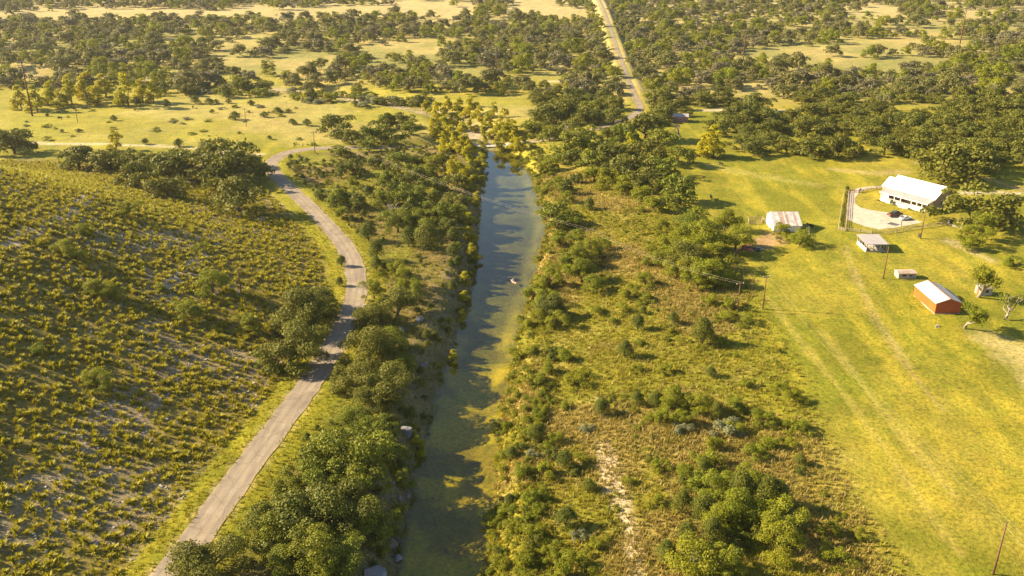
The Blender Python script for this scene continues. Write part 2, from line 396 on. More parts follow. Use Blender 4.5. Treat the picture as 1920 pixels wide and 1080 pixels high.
hcol = lerp(np.broadcast_to(c3(.22, .175, .05), col.shape), c3(.31, .24, .165), soil * .62); col = lerp(col, hcol, hm)
for pts, w_, c_, k in [([(1130, 830), (1145, 880), (1165, 960), (1190, 1010), (1195, 1080)], 2.0, (.60, .48, .30), .9), ([(1118, 740), (1130, 790)], .8, (.5, .4, .25), .7),
                       ([(0, 470), (60, 435), (130, 400), (200, 360)], 2.2, (.52, .44, .36), .8), ([(300, 545), (350, 505), (400, 470)], 2.0, (.52, .44, .36), .8),
                       ([(20, 268), (200, 271), (330, 275), (440, 287), (505, 290)], 1.9, (.60, .49, .34), .9), ([(1583, 470), (1602, 520), (1640, 600), (1700, 690), (1770, 770)], .9, (.33, .26, .08), .7),
                       ([(1588, 462), (1609, 520), (1648, 600), (1710, 690)], .6, (.42, .34, .10), .6), ([(1390, 470), (1430, 462), (1450, 440)], 3.2, (.42, .27, .14), .9), ([(1430, 450), (1460, 455)], 2.5, (.42, .27, .14), .9),
                       ([(1030, 153), (1060, 153), (1080, 148)], 3.5, (.6, .5, .34), .8), ([(1310, 207), (1400, 206), (1510, 208)], 3.0, (.58, .47, .32), .9), ([(1800, 362), (1860, 360), (1960, 366)], 2.0, (.62, .52, .38), .9),
                       ([(1720, 305), (1850, 335), (1930, 360)], 3.0, (.40, .29, .12), .7), ([(1640, 640), (1900, 690)], 0.1, (.4, .33, .1), .2), ([(1440, 560), (1500, 640), (1600, 760), (1700, 900), (1800, 1040)], 1.1, (.40, .32, .07), .55),
                       ([(1540, 620), (1660, 780), (1790, 930)], 1.2, (.42, .34, .08), .5), ([(1870, 640), (1920, 665), (1980, 720)], 7, (.52, .42, .18), .6), ([(1340, 312), (1420, 330), (1520, 345)], 5, (.46, .38, .12), .35),
                       ([(1560, 318), (1640, 325), (1700, 322)], 4, (.44, .33, .14), .6), ([(1780, 452), (1860, 490)], 2.5, (.5, .4, .2), .6)]:
    P_ = [hit(*p)[:2] for p in pts]; dd, _ = polydist(GX, GY, P_, 20)
    col = lerp(col, c3(*c_), (1 - sm((dd + (nB - .5) * w_ * 1.6 - w_ * .4) / (w_ * .8))) * k)
cc = (1 - sm((GDC - 7 - (nB - .5) * 9) / 5)) * (GY > 410)
col = lerp(col, lerp(np.broadcast_to(c3(.42, .35, .25), col.shape), c3(.24, .2, .05), sm((nB - .44) / .15) * .9), cc * .9)
inr = sm(-GD / .6 + .6); bed = lerp(np.broadcast_to(c3(.46, .37, .02), col.shape), c3(.15, .15, .05), sm((GY - 165) / 80) * .8 + .2 * sm((-GD - 1.5) / 4) * sm((GY - 150) / 75)); bed = lerp(bed, c3(.11, .095, .035), sm((fbm(GX, GY, 9, 131) - .5) / .12) * .6)  # bed darkens away from the banks, painting in light absorbed by deeper water
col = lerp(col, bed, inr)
vd = sm((8.5 - GDR) / 2) * sm((GDR - 3.0) / .4)                        # verge
col = lerp(col, lerp(np.broadcast_to(c3(.24, .22, .015), col.shape), c3(.38, .30, .10), sm((3.9 - GDR) / .5)), vd * .85 * (GY < 420))
nP = fbm(GX, GY, 10, 141); nQ = fbm(GX, GY, 34, 151); col *= (1 + (nB - .5) * .35 + (nP - .5) * .4)[..., None]; dry_ = (GD > 0)[..., None]
col = np.where(dry_, col * (1 + (nQ - .5)[..., None] * np.array([.26, .12, .3])), col)
ny, nx = GX.shape
idx = np.arange(nx * ny).reshape(ny, nx)
faces = np.stack([idx[:-1, :-1], idx[:-1, 1:], idx[1:, 1:], idx[1:, :-1]], -1).reshape(-1, 4)
gm = fast_mesh('ground', np.stack([GX, GY, GZ], -1).reshape(-1, 3), faces, True, None, 'ground')
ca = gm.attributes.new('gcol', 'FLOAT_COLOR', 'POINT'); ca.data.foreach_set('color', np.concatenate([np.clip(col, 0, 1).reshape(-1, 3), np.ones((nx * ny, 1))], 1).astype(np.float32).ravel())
tag(link('ground', gm), kind='structure')
# water of the creek
wy = np.concatenate([np.arange(-300, 100, 20), np.arange(100, 416, 3.0)]); wv = []; wf = []
for i, y in enumerate(wy):
    for k in range(9):
        l = np.interp(y, RLY, RLX) - 3; r_ = np.interp(y, RRY, RRX) + 3; wv.append((l + (r_ - l) * k / 8, y, WL))
for i in range(len(wy) - 1):
    for k in range(8): o = i * 9 + k; wf.append((o, o + 1, o + 10, o + 9))
tag(link('water', fast_mesh('water', wv, wf, True, None, 'water')), kind='structure')

def ribbon(name, path, half, mat, lift, n=5, drape=False, kind='structure', w=0.0, taper=0.0):
    v = []; f = []
    for i, p in enumerate(path):
        d = path[min(i + 1, len(path) - 1)][:2] - path[max(i - 1, 0)][:2]; d = d / (np.linalg.norm(d) + 1e-9); nrm = np.array([-d[1], d[0]])
        for k in range(n):
            s_ = (k / (n - 1) * 2 - 1) * (half - taper * float(sm((p[1] - 420) / 150)))
            if k in (0, n - 1): s_ += (float(vnoise(i * .7, k * 5.0, 9)) - .5) * w
            x, y = p[:2] + nrm * s_; z = Hg(x, y) if drape else p[2]
            v.append((x, y, float(z) + lift))
        if i:
            for k in range(n - 1): o = (i - 1) * n + k; f.append((o, o + 1, o + n + 1, o + n))
    rm = fast_mesh(name, v, f, True, None, mat); ra_ = rm.attributes.new('across', 'FLOAT', 'POINT'); ra_.data.foreach_set('value', np.tile(np.linspace(-1, 1, n), len(path)).astype(np.float32))
    o = link(name, rm); return tag(o, kind=kind) if kind else o
rw = [p for p in ROAD if p[1] < 1400]
ribbon('road', np.array(rw), 2.95, 'asphalt', .03, 9, w=.55, taper=1.65)
# low-water crossing slab of concrete, with a raised upstream edge
xr = np.array([p for p in ROAD if abs(p[2] + 4.45) < .35 and 400 < p[1] < 440])
ribbon('crossing_slab', xr, 3.6, 'concrete', .07, 3)

# ------------------------------------------------------------------ plants: meshes
def leaves(C, Nn, size, asp=.62, rng=RNG, jitter=.7):
    n = len(C); Nn = Nn + rng.normal(0, jitter, (n, 3)); Nn /= np.linalg.norm(Nn, axis=1, keepdims=True) + 1e-9
    t = rng.normal(0, 1, (n, 3)); t -= (t * Nn).sum(1, keepdims=True) * Nn; t /= np.linalg.norm(t, axis=1, keepdims=True) + 1e-9
    b_ = np.cross(Nn, t); s_ = size * rng.uniform(.6, 1.35, (n, 1))
    V = np.stack([C - t * s_ * .5, C + b_ * s_ * asp * .5, C + t * s_ * .5, C - b_ * s_ * asp * .5], 1).reshape(-1, 3)
    return V, np.arange(4 * n).reshape(n, 4)
def lobes(rng, kind):
    L = []
    if kind == 'oak':
        ax, ay = rng.uniform(.85, 1.15), rng.uniform(.75, 1.05)
        for k in range(rng.integers(15, 22)):
            a_ = rng.uniform(0, 6.28); r_ = rng.uniform(.12, .84); z = rng.uniform(.40, 1.0) - .42 * max(0, r_ - .3)
            q_ = rng.uniform(.15, .34) * (1.1 - .35 * r_); L.append((r_ * ax * math.cos(a_), r_ * ay * math.sin(a_), z, q_ * rng.uniform(.9, 1.3), q_ * rng.uniform(.9, 1.3), q_ * rng.uniform(.6, .85)))
        for k in range(rng.integers(4, 8)):
            a_ = rng.uniform(0, 6.28); L.append((.72 * ax * math.cos(a_), .72 * ay * math.sin(a_), rng.uniform(.22, .36), .2, .2, .16))
    elif kind == 'cypress':
        for k in range(13):
            z = .28 + 2.5 * k / 12; r_ = (.66 - .5 * (k / 12) ** 1.6) * rng.uniform(.5, 1.1); a_ = rng.uniform(0, 6.28)
            q_ = rng.uniform(.26, .42) * (1.1 - .45 * k / 12); L.append((r_ * math.cos(a_), r_ * math.sin(a_), z, q_, q_, q_ * 1.15))
    elif kind == 'bright':
        for k in range(22):
            a_ = rng.uniform(0, 6.28); r_ = rng.uniform(.1, .78); z = rng.uniform(.38, 1.3) - .4 * r_; q_ = rng.uniform(.12, .29)
            L.append((r_ * math.cos(a_), r_ * math.sin(a_), z, q_ * rng.uniform(.8, 1.4), q_ * rng.uniform(.8, 1.4), q_ * rng.uniform(.6, 1)))
    elif kind == 'juniper':
        for k in range(9):
            a_ = rng.uniform(0, 6.28); z = rng.uniform(.2, 1.15); r_ = .52 * (1 - (z / 1.5) ** 2) * rng.uniform(.4, 1); q_ = .42 - .16 * z
            L.append((r_ * math.cos(a_), r_ * math.sin(a_), z, q_, q_, q_))
        L.append((0, 0, .6, .66, .66, .62)); L.append((0, 0, 1.1, .3, .3, .38))
    elif kind == 'shrub':
        for k in range(15):
            a_ = rng.uniform(0, 6.28); r_ = rng.uniform(.05, .85); z = rng.uniform(.12, .8) - .3 * r_; q_ = rng.uniform(.12, .32)
            L.append((r_ * math.cos(a_), r_ * math.sin(a_), max(z, .10), q_ * rng.uniform(.8, 1.3), q_ * rng.uniform(.8, 1.3), q_ * rng.uniform(.6, 1.1)))
    return np.array(L)
def crown_mesh(name, kind, seed, n, size, mat, jitter=.75):
    rng = np.random.default_rng(seed); L = lobes(rng, kind); w = L[:, 3] ** 2; w /= w.sum()
    pick = rng.choice(len(L), n, p=w); d = rng.normal(0, 1, (n, 3)); d /= np.linalg.norm(d, axis=1, keepdims=True)
    d[:, 2] = np.where(d[:, 2] < -.35, -d[:, 2], d[:, 2])
    rad = rng.uniform(.55, 1.08, (n, 1)) ** .6; stray = rng.random((n, 1)) < .07; rad = np.where(stray, rng.uniform(1.0, 1.45, (n, 1)), rad)
    C = L[pick, :3] + d * L[pick, 3:6] * rad; C[:, 2] = np.maximum(C[:, 2], .03)
    V, F = leaves(C, d + np.array([0, 0, .35]), size, rng=rng, jitter=jitter)
    lobe_v = rng.uniform(-.22, .22, len(L)); att = np.clip(rng.uniform(0, 1, n) * .75 + .12 + lobe_v[pick], 0, 1)
    return fast_mesh(name, V, F, False, att, mat), L
def trunk_mesh(name, L, r0, split, mat='bark', multi=1):
    m = MB()
    for k in range(multi):
        ox = .12 * (k - (multi - 1) / 2)
        m.tube([(ox, 0, -.12), (ox * 1.2, .01, split * .5), (ox * 1.6, .02, split)], [r0 * 1.35, r0, r0 * .85], 7)
    o = np.argsort(-L[:, 3])[:7]
    for k in o:
        x, y, z = L[k, :3]
        if z < split: continue
        m.tube([(0, 0, split * .8), (x * .45, y * .45, split + (z - split) * .55), (x, y, z)], [r0 * .7, r0 * .4, r0 * .12], 5)
    return m.mesh(name, mat, True)
LIB = {}
def lib(kind, lod, nvar, n, size, mat, r0, split, key=None, bark='bark', multi=1):
    for k in range(nvar):
        cm, L = crown_mesh(kind + '_crown', kind, 100 * len(LIB) + k + 3, n, size, mat)
        LIB.setdefault((key or kind, lod), []).append((cm, trunk_mesh(kind + '_trunk', L, r0, split, bark, multi)))
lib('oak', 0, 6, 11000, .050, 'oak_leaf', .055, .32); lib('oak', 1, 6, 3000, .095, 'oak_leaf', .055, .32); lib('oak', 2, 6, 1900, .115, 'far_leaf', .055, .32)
lib('oak', 0, 6, 11000, .050, 'green_oak_leaf', .05, .32, 'greenoak'); lib('oak', 1, 5, 3000, .095, 'green_oak_leaf', .05, .32, 'greenoak')
lib('bright', 0, 5, 8500, .052, 'bright_leaf', .045, .45); lib('bright', 1, 4, 3200, .085, 'bright_leaf', .045, .45)
lib('cypress', 0, 4, 6000, .10, 'cypress_leaf', .05, .6); lib('cypress', 1, 4, 2600, .14, 'cypress_leaf', .05, .6)
lib('juniper', 0, 5, 7000, .058, 'juniper_leaf', .05, .15); lib('juniper', 1, 4, 1500, .12, 'juniper_leaf', .05, .15)
lib('shrub', 0, 6, 4200, .064, 'bright_leaf', .03, .12); lib('shrub', 1, 4, 900, .14, 'bright_leaf', .03, .12)
lib('shrub', 0, 3, 2600, .085, 'grey_leaf', .03, .12, 'greyshrub'); lib('shrub', 0, 4, 3000, .08, 'juniper_leaf', .03, .12, 'darkshrub')
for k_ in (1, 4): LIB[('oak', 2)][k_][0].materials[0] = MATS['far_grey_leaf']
AUTO = []
WORD = {'greenoak': ('live_oak', 'fresh green live oak', 'tree', 'live oaks'), 'oak': ('live_oak', 'dark live oak', 'tree', 'live oaks'), 'bright': ('elm_tree', 'light green tree', 'tree', 'light green broadleaf trees'), 'cypress': ('cypress_tree', 'yellow-green cypress', 'tree', 'yellowing cypress trees'),
        'juniper': ('juniper', 'dark round juniper', 'juniper', 'junipers'), 'shrub': ('shrub', 'light green shrub', 'shrub', 'shrubs'), 'greyshrub': ('shrub', 'grey-green shrub', 'shrub', 'shrubs'), 'darkshrub': ('shrub', 'dark green shrub', 'shrub', 'shrubs')}
PLACED = []
def plant(kind, pos, rad, hs=1.0, lab=None):
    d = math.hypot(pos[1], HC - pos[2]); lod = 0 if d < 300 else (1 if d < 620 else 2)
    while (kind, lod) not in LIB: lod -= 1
    cm, tm = random.choice(LIB[(kind, lod)]); nm, w, cat, grp = WORD[kind]
    e = empty(nm, (pos[0], pos[1], pos[2] - .05 * rad), random.uniform(0, 6.28), (rad * random.uniform(.93, 1.07), rad, rad * hs))
    c_ = link('crown', cm, e); t_ = link('trunk', tm, e)
    px, py = proj(pos[0], pos[1], pos[2] + .5 * rad * hs)
    tag(e, lab or w, cat, grp)
    if not lab: AUTO.append((e, w))
    PLACED.append((pos[0], pos[1], rad)); return e
DROP = {'oak': .33, 'greenoak': .33, 'bright': .40, 'cypress': .62, 'juniper': .42, 'shrub': .25, 'greyshrub': .25, 'darkshrub': .25}
ZC = {'oak': .6, 'greenoak': .6, 'bright': .75, 'cypress': 1.6, 'juniper': .65, 'shrub': .4, 'greyshrub': .4, 'darkshrub': .4}
def tree(kind, cx, cy, w, hs=1.0, lab=None):
    w = w * (1.26 if 'oak' in kind else 1.16)
    """crown centre and width in photo pixels; the base is found on the ground"""
    p = hit(cx, cy + w * DROP[kind] * .9); rad = .5
    for _ in range(5):
        dist = math.sqrt(p[0] ** 2 + p[1] ** 2 + (HC - p[2]) ** 2); rad = .5 * w * dist / FPX
        qx, qy = proj(p[0], p[1], p[2] + ZC[kind] * rad * hs); bx_, by_ = proj(*p)
        p = hit(bx_ + cx - qx, by_ + cy - qy)
    return plant(kind, p, rad, hs, lab)

# ---- trees between road and creek
for t in [(385, 1050, 135, 'round green oak overhanging the road edge at the bottom of the photo'), (560, 965, 165), (650, 840, 165), (590, 895, 130), (690, 885, 110), (640, 950, 125), (585, 1030, 120), (500, 985, 105), (690, 970, 95), (700, 800, 90), (735, 850, 70),
          (745, 570, 95), (705, 590, 80), (690, 650, 105), (735, 640, 85), (665, 700, 95), (722, 708, 105), (752, 680, 60), (640, 1040, 100), (700, 745, 80), (660, 780, 70), (545, 905, 80), (535, 1050, 80),
          (632, 228, 75, 'large dark oak at the pasture edge just right of the road bend'), (700, 245, 55), (660, 312, 50), (640, 282, 48), (735, 255, 55), (770, 240, 40), (745, 300, 55), (782, 300, 45), (722, 370, 55), (765, 362, 60),
          (800, 395, 65), (745, 412, 70), (628, 370, 62), (820, 345, 50), (852, 375, 55), (842, 425, 48), (775, 330, 45), (700, 300, 40), (690, 268, 40), (660, 255, 45), (720, 225, 45), (755, 225, 45), (855, 335, 45), (800, 320, 45), (720, 335, 45), (830, 395, 45), (780, 410, 50)]:
    tree('greenoak' if len(t) == 3 and random.random() < .6 else 'oak', t[0], t[1], t[2] * .93, random.uniform(.8, 1.15), *t[3:])
for t in [(800, 445, 62), (705, 470, 40), (690, 435, 42), (705, 494, 30), (765, 445, 45), (640, 490, 24), (636, 528, 20), (672, 378, 38), (850, 470, 36), (597, 322, 18), (640, 322, 26), (815, 630, 22), (770, 775, 30), (735, 795, 40), (600, 365, 30), (830, 300, 30), (815, 370, 40), (790, 350, 40), (770, 390, 42), (740, 355, 40), (690, 360, 32), (850, 440, 34)]:
    tree('juniper', *t, random.uniform(.9, 1.25))
for t in [(800, 425, 50), (610, 1070, 60), (715, 1020, 45), (755, 895, 40), (750, 960, 40), (640, 395, 34), (655, 340, 30), (760, 520, 60), (700, 540, 50), (780, 545, 45), (740, 500, 42), (860, 395, 40), (770, 320, 40), (810, 300, 40)]:
    tree('bright', *t)
for t in [(880, 440, 34), (880, 410, 32), (893, 372, 30), (886, 470, 30), (872, 520, 28), (870, 555, 28), (896, 330, 34), (872, 300, 40), (850, 310, 34), (902, 300, 30), (866, 590, 24), (885, 345, 30), (850, 668, 24), (782, 832, 36), (880, 275, 34), (868, 330, 30)]:
    tree('cypress', *t, random.uniform(.5, .75))
# ---- hillside and the oaks at its foot
for t in [(145, 292, 66, 'oak at the left end of the row at the foot of the hill'), (205, 298, 66), (258, 320, 76), (312, 345, 72), (340, 300, 92), (430, 302, 118, 'broadest oak of the row at the foot of the hill, nearest the road bend'), (285, 300, 62), (398, 325, 70), (22, 262, 66), (0, 255, 50), (380, 290, 70), (465, 300, 50), (240, 295, 50),
          (445, 366, 92, 'lone grey-green oak on the hill slope left of the road curve'), (572, 575, 118, 'broad oak casting shade on the road, left of its bend by the creek'), (540, 645, 118, 'rounded oak nearest the camera left of the road'), (600, 560, 70), (560, 600, 80)]:
    tree('oak', *t[:3], random.uniform(.85, 1.0), *t[3:])
for t in [(395, 522, 76), (352, 575, 58), (125, 465, 48), (180, 535, 48), (465, 603, 56), (375, 462, 36), (205, 545, 44), (300, 540, 34), (150, 430, 40), (235, 390, 50), (180, 705, 60), (70, 655, 40), (520, 690, 40), (490, 680, 40)]:
    tree('bright' if t[2] > 40 else 'shrub', *t, .8)
# ---- cottonwoods and creek cypresses
for t in [(35, 180, 32), (65, 182, 36), (95, 172, 42), (130, 166, 40), (160, 160, 46), (195, 158, 46), (235, 165, 46), (265, 168, 40), (110, 185, 30), (180, 178, 34), (285, 170, 30), (575, 178, 22), (612, 182, 22), (215, 262, 32), (820, 210, 40), (835, 235, 46), (855, 220, 40), (865, 248, 44), (812, 238, 36),
          (845, 258, 44), (880, 200, 34), (897, 212, 30), (915, 225, 30), (932, 238, 32), (948, 245, 34), (962, 262, 38), (940, 262, 30), (925, 205, 28), (945, 220, 30), (910, 245, 26), (800, 200, 30), (870, 268, 40), (885, 190, 26), (860, 195, 30), (838, 195, 30), (905, 262, 24), (960, 235, 28), (975, 272, 30), (1340, 262, 62), (1320, 272, 40), (1180, 268, 44), (885, 232, 26), (830, 262, 34)]:
    tree('cypress', *t, random.uniform(.5, .75))
# ---- right bank
for t in [(1000, 238, 52), (1062, 200, 72), (1070, 235, 56), (1030, 248, 40), (1092, 262, 80), (1052, 288, 50), (1112, 300, 62), (1152, 278, 76), (1172, 248, 56), (1212, 232, 84, 'dense dark oak hiding the road junction, left of the small brick hut'), (1240, 262, 56), (1272, 290, 52), (1046, 402, 66), (1090, 480, 62), (1035, 575, 62), (1140, 245, 50), (1130, 270, 50), (1215, 280, 60), (1080, 290, 50),
          (1275, 352, 72), (1205, 330, 70), (1182, 305, 76), (1240, 312, 66), (1290, 480, 90), (1300, 420, 66), (1030, 215, 50), (1240, 345, 50), (1160, 320, 56), (1255, 380, 50), (1110, 200, 50), (1150, 215, 50)]:
    tree('greenoak' if len(t) == 3 and random.random() < .6 else 'oak', *t[:3], random.uniform(.8, 1.1), *t[3:])
for t in [(1030, 305, 44), (1012, 318, 34), (1042, 342, 42), (1060, 368, 36), (1072, 412, 48), (1050, 445, 52), (1085, 440, 40), (1105, 462, 64), (1092, 505, 70), (1060, 492, 56), (1030, 520, 62), (1000, 545, 46), (1022, 560, 56), (1008, 592, 50), (1045, 598, 56), (1132, 455, 38), (1112, 530, 52), (1132, 520, 36), (1015, 355, 30), (1018, 380, 28),
          (1322, 440, 100), (1340, 478, 84), (1330, 505, 84), (1382, 440, 76), (1250, 450, 62), (1232, 482, 50), (1366, 515, 52), (1200, 362, 50), (1140, 330, 56), (1115, 322, 50), (1180, 340, 46), (1300, 400, 56), (1270, 500, 60), (1290, 440, 70), (1360, 410, 60), (1225, 380, 50), (1165, 350, 40), (1240, 420, 46), (1270, 460, 60), (1210, 520, 46), (1180, 545, 44), (1310, 520, 60),
          (1260, 745, 70), (1312, 752, 66), (1378, 755, 48), (1240, 775, 50), (1335, 905, 90), (1378, 948, 100), (1452, 960, 100), (1465, 1000, 96), (1350, 965, 80), (1300, 1040, 110), (1362, 1052, 84), (1412, 890, 60), (1280, 780, 50)]:
    tree('bright', *t, .85)
for t in [(1196, 605, 34), (1172, 655, 40), (1128, 762, 42), (1195, 748, 36), (1333, 698, 25), (1206, 582, 20), (1263, 597, 28), (1105, 910, 36), (1062, 972, 56), (1280, 942, 50), (1318, 622, 54), (1062, 350, 34), (1105, 382, 26), (1130, 326, 18), (1075, 335, 22), (1230, 750, 40), (1390, 915, 70), (1440, 925, 70), (1320, 950, 70), (1005, 812, 46), (1060, 862, 46), (960, 850, 34), (1320, 870, 40),
          (1500, 862, 30), (1020, 575, 50), (1335, 1000, 60), (1085, 335, 22), (1118, 475, 30), (955, 935, 26), (1290, 1000, 50), (1460, 930, 60), (1345, 770, 40), (1250, 1035, 50)]:
    tree('juniper', *t, random.uniform(.9, 1.3))
for t in [(970, 668, 46), (985, 698, 38), (1012, 712, 54), (1060, 665, 48), (1082, 712, 50), (1030, 690, 44), (950, 800, 30), (985, 880, 50), (1040, 820, 40), (1095, 862, 40), (1020, 880, 50), (1000, 930, 50), (960, 990, 46), (985, 1050, 60), (1040, 1030, 50), (1010, 1000, 50), (1090, 1050, 60), (1120, 1020, 50), (1060, 1065, 60), (945, 1060, 50), (1500, 800, 52), (1492, 742, 44), (1372, 800, 44), (1430, 785, 50),
          (1440, 830, 50), (1340, 830, 50), (1330, 860, 60), (1480, 830, 30), (1570, 1040, 60), (1610, 1000, 36), (1560, 990, 50), (1240, 870, 40), (1190, 690, 30), (1250, 690, 36), (1460, 725, 40), (1400, 600, 44), (1370, 570, 40), (1360, 590, 40), (1335, 560, 40), (1000, 655, 36), (1150, 600, 26), (1210, 560, 36), (1260, 620, 26), (1400, 720, 36), (970, 740, 30), (1120, 580, 36), (1170, 580, 40), (1200, 640, 24), (1350, 640, 40), (1380, 900, 50), (1420, 850, 46), (1280, 880, 50), (950, 960, 40), (1080, 990, 40), (1010, 780, 36), (1060, 760, 34), (1100, 700, 34), (1180, 900, 30), (1230, 940, 34)]:
    tree('shrub', *t, random.uniform(.8, 1.15))
for t in [(1002, 850, 30), (1362, 802, 56), (1280, 800, 40), (1090, 1000, 36), (1100, 800, 30), (1310, 1055, 70)]: tree('greyshrub', *t)
for t in [(1035, 850, 36), (1075, 880, 34), (1225, 860, 30), (1500, 880, 26), (1440, 1000, 60), (1380, 1010, 60), (1290, 905, 50)]: tree('darkshrub', *t)
# ---- farmyard trees
tree('bright', 1466, 432, 42, 1.0, 'slim green tree in front of the white barn, left of two')
tree('bright', 1502, 442, 50, .9, 'round green tree in front of the white barn, right of two')
tree('oak', 1828, 380, 118, .8, 'spreading live oak at the right end of the farmhouse')
tree('bright', 1845, 420, 62, 1.0, 'bright green tree just below the spreading oak by the farmhouse')
tree('bright', 1822, 440, 54, 1.0, 'small standing tree in the field below the farmhouse, with a bare trunk')
tree('oak', 1775, 302, 100, .95, 'dark live oak right behind the farmhouse roof'); tree('oak', 1822, 288, 84, .95, 'paler live oak behind the farmhouse, right of the dark one')
tree('shrub', 1905, 490, 40)
# ---- tree belt and woods: scattered on the ground, kept out of the clearings
CLEAR = [(250, 28, 210, 11), (480, 30, 150, 11), (70, 35, 80, 8), (640, 24, 100, 13), (760, 20, 80, 10), (840, 25, 60, 9), (1000, 18, 60, 12), (1060, 30, 46, 12), (700, 100, 45, 14), (620, 115, 45, 10), (795, 100, 34, 22), (870, 142, 60, 14), (1010, 148, 55, 10), (330, 77, 36, 7), (20, 145, 110, 9), (560, 120, 40, 8), (720, 130, 50, 10), (100, 95, 40, 5), (380, 55, 40, 4), (820, 45, 40, 7), (930, 40, 30, 5),
         (1480, 100, 80, 13), (1600, 95, 110, 11), (1700, 82, 120, 10), (1560, 118, 60, 10), (1750, 60, 60, 9), (1850, 27, 70, 7), (1600, 48, 36, 7), (1500, 62, 30, 8), (1390, 113, 45, 8), (1690, 118, 95, 10), (1410, 172, 26, 16), (1440, 195, 50, 12), (1720, 205, 55, 12), (1330, 212, 50, 12), (1290, 232, 40, 14), (1420, 40, 30, 6), (1680, 55, 30, 6), (1870, 55, 40, 6), (1320, 150, 30, 6), (1560, 185, 30, 5), (1240, 140, 14, 6), (1800, 90, 30, 10)]
wx = RNG.uniform(-1050, 1050, 60000); wy_ = 345 + (1900 - 345) * RNG.uniform(0, 1, 60000) ** 1.15
wz = Hg(wx, wy_); qx, qy = proj(wx, wy_, wz); droad, _ = polydist(wx, wy_, ROAD); dck, _ = polydist(wx, wy_, creek)
ok = (qx > -150) & (qx < 2070) & (qy > -60) & (droad > 8.5) & (dck > 9)
for cx, cy, rx, ry in CLEAR: ok &= (((qx - cx) / rx) ** 2 + ((qy - cy) / ry) ** 2) > .85 + .5 * vnoise(qx * .06, qy * .12, 5)
ok &= ~inpoly(qx, qy, [(-200, 168), (300, 168), (640, 178), (760, 200), (800, 210), (820, 300), (-200, 300)])       # pasture
ok &= ~inpoly(qx, qy, [(1225, 245), (1330, 250), (1380, 300), (1225, 320)])
ok &= qy < np.interp(qx, [0, 1000, 1010, 1300, 1310, 1700, 1760, 1920, 2100], [185, 185, 235, 245, 296, 296, 318, 322, 330])
ok &= ~((qx < 1000) & (qy > 165) & (qx > 640) & (qy > 178))
sv = fbm(wx, wy_ * .6, 75, 201, 3); ok &= ~((sv < np.where(qy > 48, .34, .42)) & (wy_ > 470) & (RNG.uniform(0, 1, len(wx)) < .93)); ok &= ~((fbm(wx, wy_, 300, 211, 2) < .42) & (wy_ > 860) & (RNG.uniform(0, 1, len(wx)) < .5))
cell = {}; sel = []
for i in np.where(ok)[0]:
    r_ = 3.8 + 6.2 * RNG.random() ** 1.3
    kx, ky = int(wx[i] // 14), int(wy_[i] // 14); bad = False
    for ax in (-1, 0, 1):
        for ay in (-1, 0, 1):
            for j, rj in cell.get((kx + ax, ky + ay), ()):
                if (wx[i] - wx[j]) ** 2 + (wy_[i] - wy_[j]) ** 2 < ((.64 + .10 * sm((wy_[i] - 450) / 300)) * (r_ + rj)) ** 2: bad = True; break
            if bad: break
        if bad: break
    if bad: continue
    cell.setdefault((kx, ky), []).append((i, r_)); sel.append((i, r_))
sel.sort(key=lambda t: wy_[t[0]])
vis = [(i, r_) for i, r_ in sel if -30 < qx[i] < 1950 and qy[i] > 12]
n_oak = sum(1 for o in COL.objects if o.name.startswith('live_oak'))
solo = vis[:max(0, 296 - n_oak)]; solo_set = {i for i, _ in solo}
for i, r_ in solo: plant('oak', (wx[i], wy_[i], wz[i]), r_ * 1.1, random.uniform(.8, 1.05))
rest = [(i, r_) for i, r_ in sel if i not in solo_set]

def instancer(name, P_, rot, scl, var, meshes, label, cat=None):
    """one object whose points carry copies of the given plants"""
    m = bpy.data.meshes.new(name); m.from_pydata([tuple(p) for p in P_], [], [])
    for nm, arr, ty in (('rot', rot, 'FLOAT'), ('scl', scl, 'FLOAT'), ('var', var, 'INT')):
        a_ = m.attributes.new(nm, ty, 'POINT'); a_.data.foreach_set('value', np.asarray(arr, np.int32 if ty == 'INT' else np.float32))
    o = link(name, m); ng = bpy.data.node_groups.new(name, 'GeometryNodeTree')
    ng.interface.new_socket('Geometry', in_out='INPUT', socket_type='NodeSocketGeometry'); ng.interface.new_socket('Geometry', in_out='OUTPUT', socket_type='NodeSocketGeometry')
    gi = ng.nodes.new('NodeGroupInput'); go = ng.nodes.new('NodeGroupOutput'); ip = ng.nodes.new('GeometryNodeInstanceOnPoints'); jn = ng.nodes.new('GeometryNodeJoinGeometry')
    for src in meshes:
        oi = ng.nodes.new('GeometryNodeObjectInfo'); oi.transform_space = 'ORIGINAL'; oi.inputs['Object'].default_value = src; oi.inputs['As Instance'].default_value = True
        ng.links.new(oi.outputs['Geometry'], jn.inputs[0])
    def named(nm, ty):
        n_ = ng.nodes.new('GeometryNodeInputNamedAttribute'); n_.data_type = ty; n_.inputs['Name'].default_value = nm
        return n_.outputs['Attribute']
    cb = ng.nodes.new('ShaderNodeCombineXYZ'); ng.links.new(named('rot', 'FLOAT'), cb.inputs[2])
    e2 = ng.nodes.new('FunctionNodeEulerToRotation'); ng.links.new(cb.outputs[0], e2.inputs[0])
    ng.links.new(gi.outputs[0], ip.inputs['Points']); ng.links.new(jn.outputs[0], ip.inputs['Instance']); ip.inputs['Pick Instance'].default_value = True
    ng.links.new(named('var', 'INT'), ip.inputs['Instance Index']); ng.links.new(e2.outputs[0], ip.inputs['Rotation'])
    cs = ng.nodes.new('ShaderNodeCombineXYZ'); sc_ = named('scl', 'FLOAT')
    for k in range(3): ng.links.new(sc_, cs.inputs[k])
    ng.links.new(cs.outputs[0], ip.inputs['Scale']); ng.links.new(ip.outputs[0], go.inputs[0])
    md = o.modifiers.new('plants', 'NODES'); md.node_group = ng
    return tag(o, label, cat, kind='stuff')
far_src = []
